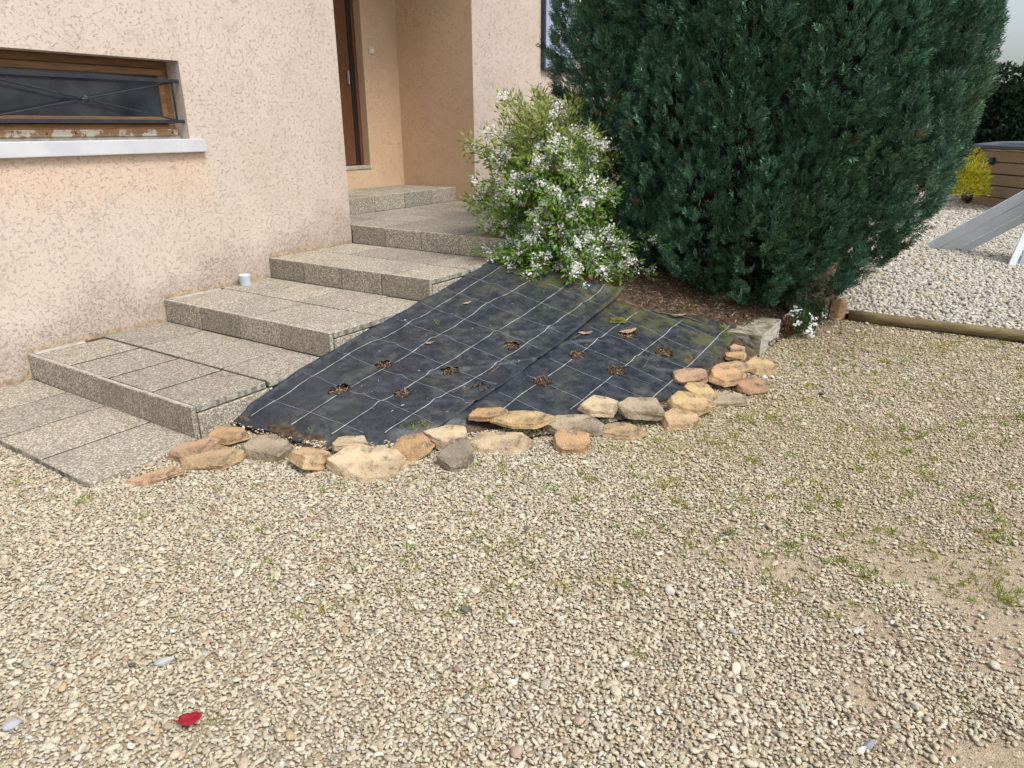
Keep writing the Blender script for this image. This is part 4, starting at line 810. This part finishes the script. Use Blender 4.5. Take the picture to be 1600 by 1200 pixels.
# ------------------------------------------------------------------ small things
CU = empty('pipe_end', (3.655, -.085, RI*2-.002)); tag(CU, 'short grey plastic pipe end standing on the second step by the wall', 'pipe')
prof = [(.043, 0), (.043, .082), (.0415, .084)]; v, f = [], []; ns = 28
def lathe(prof, name, mat, par):
    v = [(r*math.cos(2*math.pi*k/ns), r*math.sin(2*math.pi*k/ns), z) for r, z in prof for k in range(ns)]; f = [(i*ns+k, i*ns+(k+1) % ns, (i+1)*ns+(k+1) % ns, (i+1)*ns+k) for i in range(len(prof)-1) for k in range(ns)]
    return link(name, pym(name, v, f, True), mat, par)
lathe([(.044, 0), (.044, .083)], 'outer_wall', MAT['pvc'], CU); lathe([(.044, .083), (.0445, .086), (.042, .088), (.036, .086), (.0355, .08)], 'rim', MAT['white'], CU); lathe([(.0355, .08), (.035, .01), (.001, .009)], 'inner_wall', MAT['white'], CU)
def leafm(name, L, wd, curl, seed, fold=.3):
    r = np.random.default_rng(seed); v, f = [], []; n = 9
    for i in range(n):
        t = i/(n-1); ww = wd*math.sin(math.pi*min(1, t*.92+.06))**.7*(1+r.uniform(-.12, .12))
        for s in (-1, -.5, 0, .5, 1): v.append(((t-.5)*L, s*ww*.5, curl*(4*(t-.5)**2)*L*.35+abs(s)*fold*ww*.4+r.uniform(-.05, .05)*ww))
    for i in range(n-1):
        for k in range(4): f.append((i*5+k, i*5+k+1, i*5+k+6, i*5+k+5))
    return pym(name, v, f, True)
RL = link('red_leaf', leafm('red_leaf', .064, .046, .5, 4), MAT['red']); RL.location = (.80, -3.503, .004); RL.rotation_euler = (.12, -.1, SA+.1); tag(RL, 'crumpled bright red leaf lying on the gravel', 'leaf')
md = RL.modifiers.new('thick', 'SOLIDIFY'); md.thickness = .0012
stalk = tubeo('leaf_stalk', [(-.036, 0, .006), (-.052, .008, .004), (-.062, .006, .008)], .0012, MAT['red'], RL, 5)
for k, (x, y, L, an, lab) in enumerate(((4.49, -3.14, .13, .3, 'broad tan dry leaf on the lower fabric sheet below the moss'), (4.25, -2.93, .10, -.2, 'pale curled dry leaf near the fabric overlap'), (5.02, -3.30, .13, -.5, 'pinkish dry leaf near the top of the lower fabric sheet'), (4.05, -2.06, .07, .6, 'small curved dry leaf on the upper fabric sheet'), (3.42, -2.22, .06, 0, 'tiny dry leaf on the fabric beside the second step'))):
    o = link('dry_leaf', leafm('dry_leaf', L, L*.42, .35, 60+k), MAT['dry']); sz = float(surf(np.array(x), np.array(y), .026 if y > -2.87 else .010, 0 if y > -2.87 else 1)); o.location = (x, y, sz+.008); o.rotation_euler = (.1, -.12, SA+an); m_ = o.modifiers.new('thick', 'SOLIDIFY'); m_.thickness = .001; tag(o, lab, 'leaf', 'dry leaves on the fabric')
def twig(pts, r, lab, grp='fallen twigs'):
    pts = [Vector(p) for p in pts]; P = []
    for i in range(len(pts)-1):
        for t in np.linspace(0, 1, 6, endpoint=False): P.append(pts[i].lerp(pts[i+1], t)+Vector(RS.normal(0, r*.5, 3)))
    P.append(pts[-1]); o = tubeo('twig', P, list(np.linspace(r, r*.45, len(P))), MAT['twig'], None, 6); tag(o, lab, 'twig', grp)
twig([(2.02, -5.33, .006), (2.0, -5.39, .012), (1.96, -5.48, .004)], .004, 'dark curved twig on the gravel at the right picture edge')
twig([(1.95, -4.825, .004), (1.90, -4.86, .009), (1.82, -4.865, .004)], .0028, 'thin bent twig on the sandy patch of gravel')
twig([(1.80, -5.08, .004), (1.86, -5.13, .006)], .0022, 'short straight twig on the bare sand near the right bottom corner')
def onfab(x, y): return float(surf(np.array(x), np.array(y), .026 if y > -2.87 else .010, 0 if y > -2.87 else 1))
for pts, r, lab in (([(4.95, -3.12), (5.05, -3.36), (5.08, -3.52)], .006, 'longest dry stick across the top of the lower fabric'), ([(4.12, -3.42), (4.35, -3.38)], .0035, 'short reddish twig in the middle of the lower fabric'), ([(3.92, -3.28), (3.98, -3.52)], .003, 'dark thin twig beside a planting hole of the lower fabric'), ([(3.35, -2.74), (3.58, -2.72)], .004, 'brown twig near the fabric overlap'), ([(4.3, -2.90), (4.12, -2.9)], .004, 'short brown twig touching the pale curled leaf')):
    twig([(x, y, onfab(x, y)+.006) for x, y in pts], r, lab, 'twigs on the fabric')
o = link('moss_clump', rock('moss_clump', 77, .15, .10, .035), MAT['moss']); o.location = (4.60, -3.0, onfab(4.6, -3.0)+.012); o.rotation_euler = (0, 0, SA); tag(o, 'yellow green moss clump on the fabric below the rolled edge', 'moss')
for k, (x, y, s, c, lab) in enumerate(((.53, -3.075, .024, (.38, .40, .43), 'large blue grey pebble at the left bottom edge of the gravel'), (.843, -3.131, .016, (.10, .10, .10), 'nearly black pebble on the pale gravel left of the picture centre'), (.905, -3.20, .028, (.46, .46, .45), 'big pale grey stone beside the black pebble'), (.675, -3.05, .017, (.62, .42, .22), 'apricot coloured pebble near the left bottom edge'), (1.373, -3.99, .014, (.27, .15, .12), 'maroon pebble in the gravel below the picture centre'), (1.839, -3.882, .017, (.66, .53, .32), 'rounded cream yellow pebble in the central gravel'), (2.003, -4.653, .017, (.36, .37, .40), 'slate grey pebble on the right gravel'), (1.75, -5.095, .019, (.26, .27, .29), 'dark grey pebble on the sandy patch at the right'), (2.1, -4.395, .026, (.58, .56, .51), 'big whitish stone on the right of the gravel'))):
    o = link('pebble', pebble_mesh('loose_pebble', 500+k, .7, 16, 3), mat_simple('loose_pebble_%d' % k, np.array(c)*.85, c, 60, .75, .3)); o.location = (x, y, GZ+.026); o.scale = (s*.95, s*.78, s*.7); o.rotation_euler = (.2, .1, k*1.3); tag(o, lab, 'pebble', 'conspicuous single pebbles')

# ------------------------------------------------------------------ right background: metal frame, wooden pool, hedge
MF = empty('metal_frame'); tag(MF, 'pale grey metal frame with sloping rails standing on the white gravel', 'metal frame')
G_, T_ = Vector((10.78, -4.56, .05)), Vector((10.55, -5.62, .90)); dv = (T_-G_).normalized(); sd_ = dv.cross(Vector((1, 0, 0))).normalized(); nv = Vector((0, -dv.z, dv.y)).normalized()
for k, (o_, hh) in enumerate(((.0, .118), (.125, .118), (.235, .085))): beam('rail', G_+nv*o_*1.0+dv*(.02+o_*.5), T_+nv*o_+dv*.1, hh, .06-.012*k, MAT['alu'], MF, (1, 0, 0))
beam('post', (9.93, -5.455, .02), (10.45, -5.66, 1.0), .07, .09, MAT['alu'], MF, (1, 0, 0)); beam('post', (9.93, -6.7, .02), (10.45, -6.7, 1.0), .07, .09, MAT['alu'], MF, (1, 0, 0))
pv = [(9.96, -5.52, .03), (9.6, -6.66, .03), (10.4, -6.66, .95), (10.44, -5.72, .95)]; link('side_panel', pym('side_panel', pv+[(x+.02, y, z+.01) for x, y, z in pv], [(0, 1, 2, 3), (7, 6, 5, 4), (0, 4, 5, 1), (1, 5, 6, 2), (2, 6, 7, 3), (3, 7, 4, 0)]), MAT['plate'], MF)
beam('cross_bar', (10.45, -5.7, .99), (10.45, -6.68, .99), .06, .05, MAT['alu'], MF)

PO = empty('wooden_pool'); tag(PO, 'above ground wooden pool with dark rim behind the metal frame', 'pool')
P0 = Vector((17.5, -4.72, 0)); dirs = (Vector((-1.15, -.95, 0)).normalized(), Vector((.97, -.25, 0)))
polyp = [P0, P0+dirs[0]*3.0]; polyp += [polyp[1]+Vector((0, -2.8, 0)), P0+Vector((.9, -7.4, 0)), P0+Vector((3.5, -6.6, 0)), P0+Vector((4.6, -2.6, 0)), P0+Vector((3.0, -.4, 0))]
for e in range(len(polyp)):
    a, b = polyp[e], polyp[(e+1) % len(polyp)]; t = (b-a).normalized()
    for k in range(5):
        ex = .16 if (k+e) % 2 == 0 else -.02; z = .13+k*.215
        if e == 0 and k == 2: beam('board', a-t*ex+t*.0+Vector((0, 0, z)), a+t*.42+Vector((0, 0, z)), .05, .075, MAT['board'], PO); beam('board', a+t*.44+Vector((0, 0, z)), b+t*ex+Vector((0, 0, z)), .07, .19, MAT['board'], PO); continue
        beam('board', a-t*ex+Vector((0, 0, z)), b+t*ex+Vector((0, 0, z)), .06+.01*((k*7+e) % 3), .203, MAT['board'], PO, bev=.01)
    beam('coping', a-t*.12+Vector((0, 0, 1.155)), b+t*.12+Vector((0, 0, 1.155)), .26-.004*(e % 2), .085+.004*(e % 2), MAT['coping'], PO, bev=.02)
link('pool_water', pym('pool_water', [(p.x, p.y, .98) for p in polyp], [tuple(range(len(polyp)))]), MAT['water'], PO)
for t_, z, r in ((.55, .90, .07), (.12, .20, .10)):
    p = P0+dirs[0]*t_; nrm = Vector((-.64, .77, 0)); nrm = Vector((-dirs[0].y, dirs[0].x, 0)); nrm = nrm if nrm.x < 0 else -nrm
    tubeo('fitting', [p+nrm*.02+Vector((0, 0, z)), p+nrm*.16+Vector((0, 0, z))], [r, r*.8], MAT['coping'], PO, 14)

# hedge closing the view
HG = empty('hedge'); tag(HG, 'tall dark green hedge behind the wooden pool', 'hedge'); r_ = np.random.default_rng(31)
n = 26000; hx = r_.uniform(24.0, 25.4, n); hy = r_.uniform(-17, -.2, n); top = 2.75+.35*fbm(hy*1.1, hx*.4, 2, 3); hz = r_.uniform(0, 1, n)**.8*top; fr = r_.random(n) < .75; hx[fr] = 24.0+r_.normal(0, .12, fr.sum())+.25*(fbm(hy[fr]*1.5, hz[fr]*1.5, 1, 2)-.5)
v, q = stamp(np.array([(0, 0, 0), (.28, .05, .5), (0, 0, 1), (-.28, .05, .5)]), np.array([(0, 1, 2, 3)]), np.stack([hx, hy, hz], -1), frames(np.stack([r_.normal(-.5, .5, n), r_.normal(0, .6, n), r_.normal(.5, .4, n)], -1), r_.uniform(0, 6, n)), r_.uniform(.10, .22, n))
link('foliage', fast('foliage', v, q, False, np.repeat(np.array((.026, .052, .028))*r_.uniform(.6, 1.5, (n, 1)), 4, 0)), MAT['leaf'], HG); box('dark_core', 24.2, 25.3, -17, -.3, 0, 2.6, mat_simple('hedge_core', (.01, .015, .009), (.03, .035, .018), 6, .95, .8, .05), HG, .15)  # solid dark box filling the hedge behind its leaves
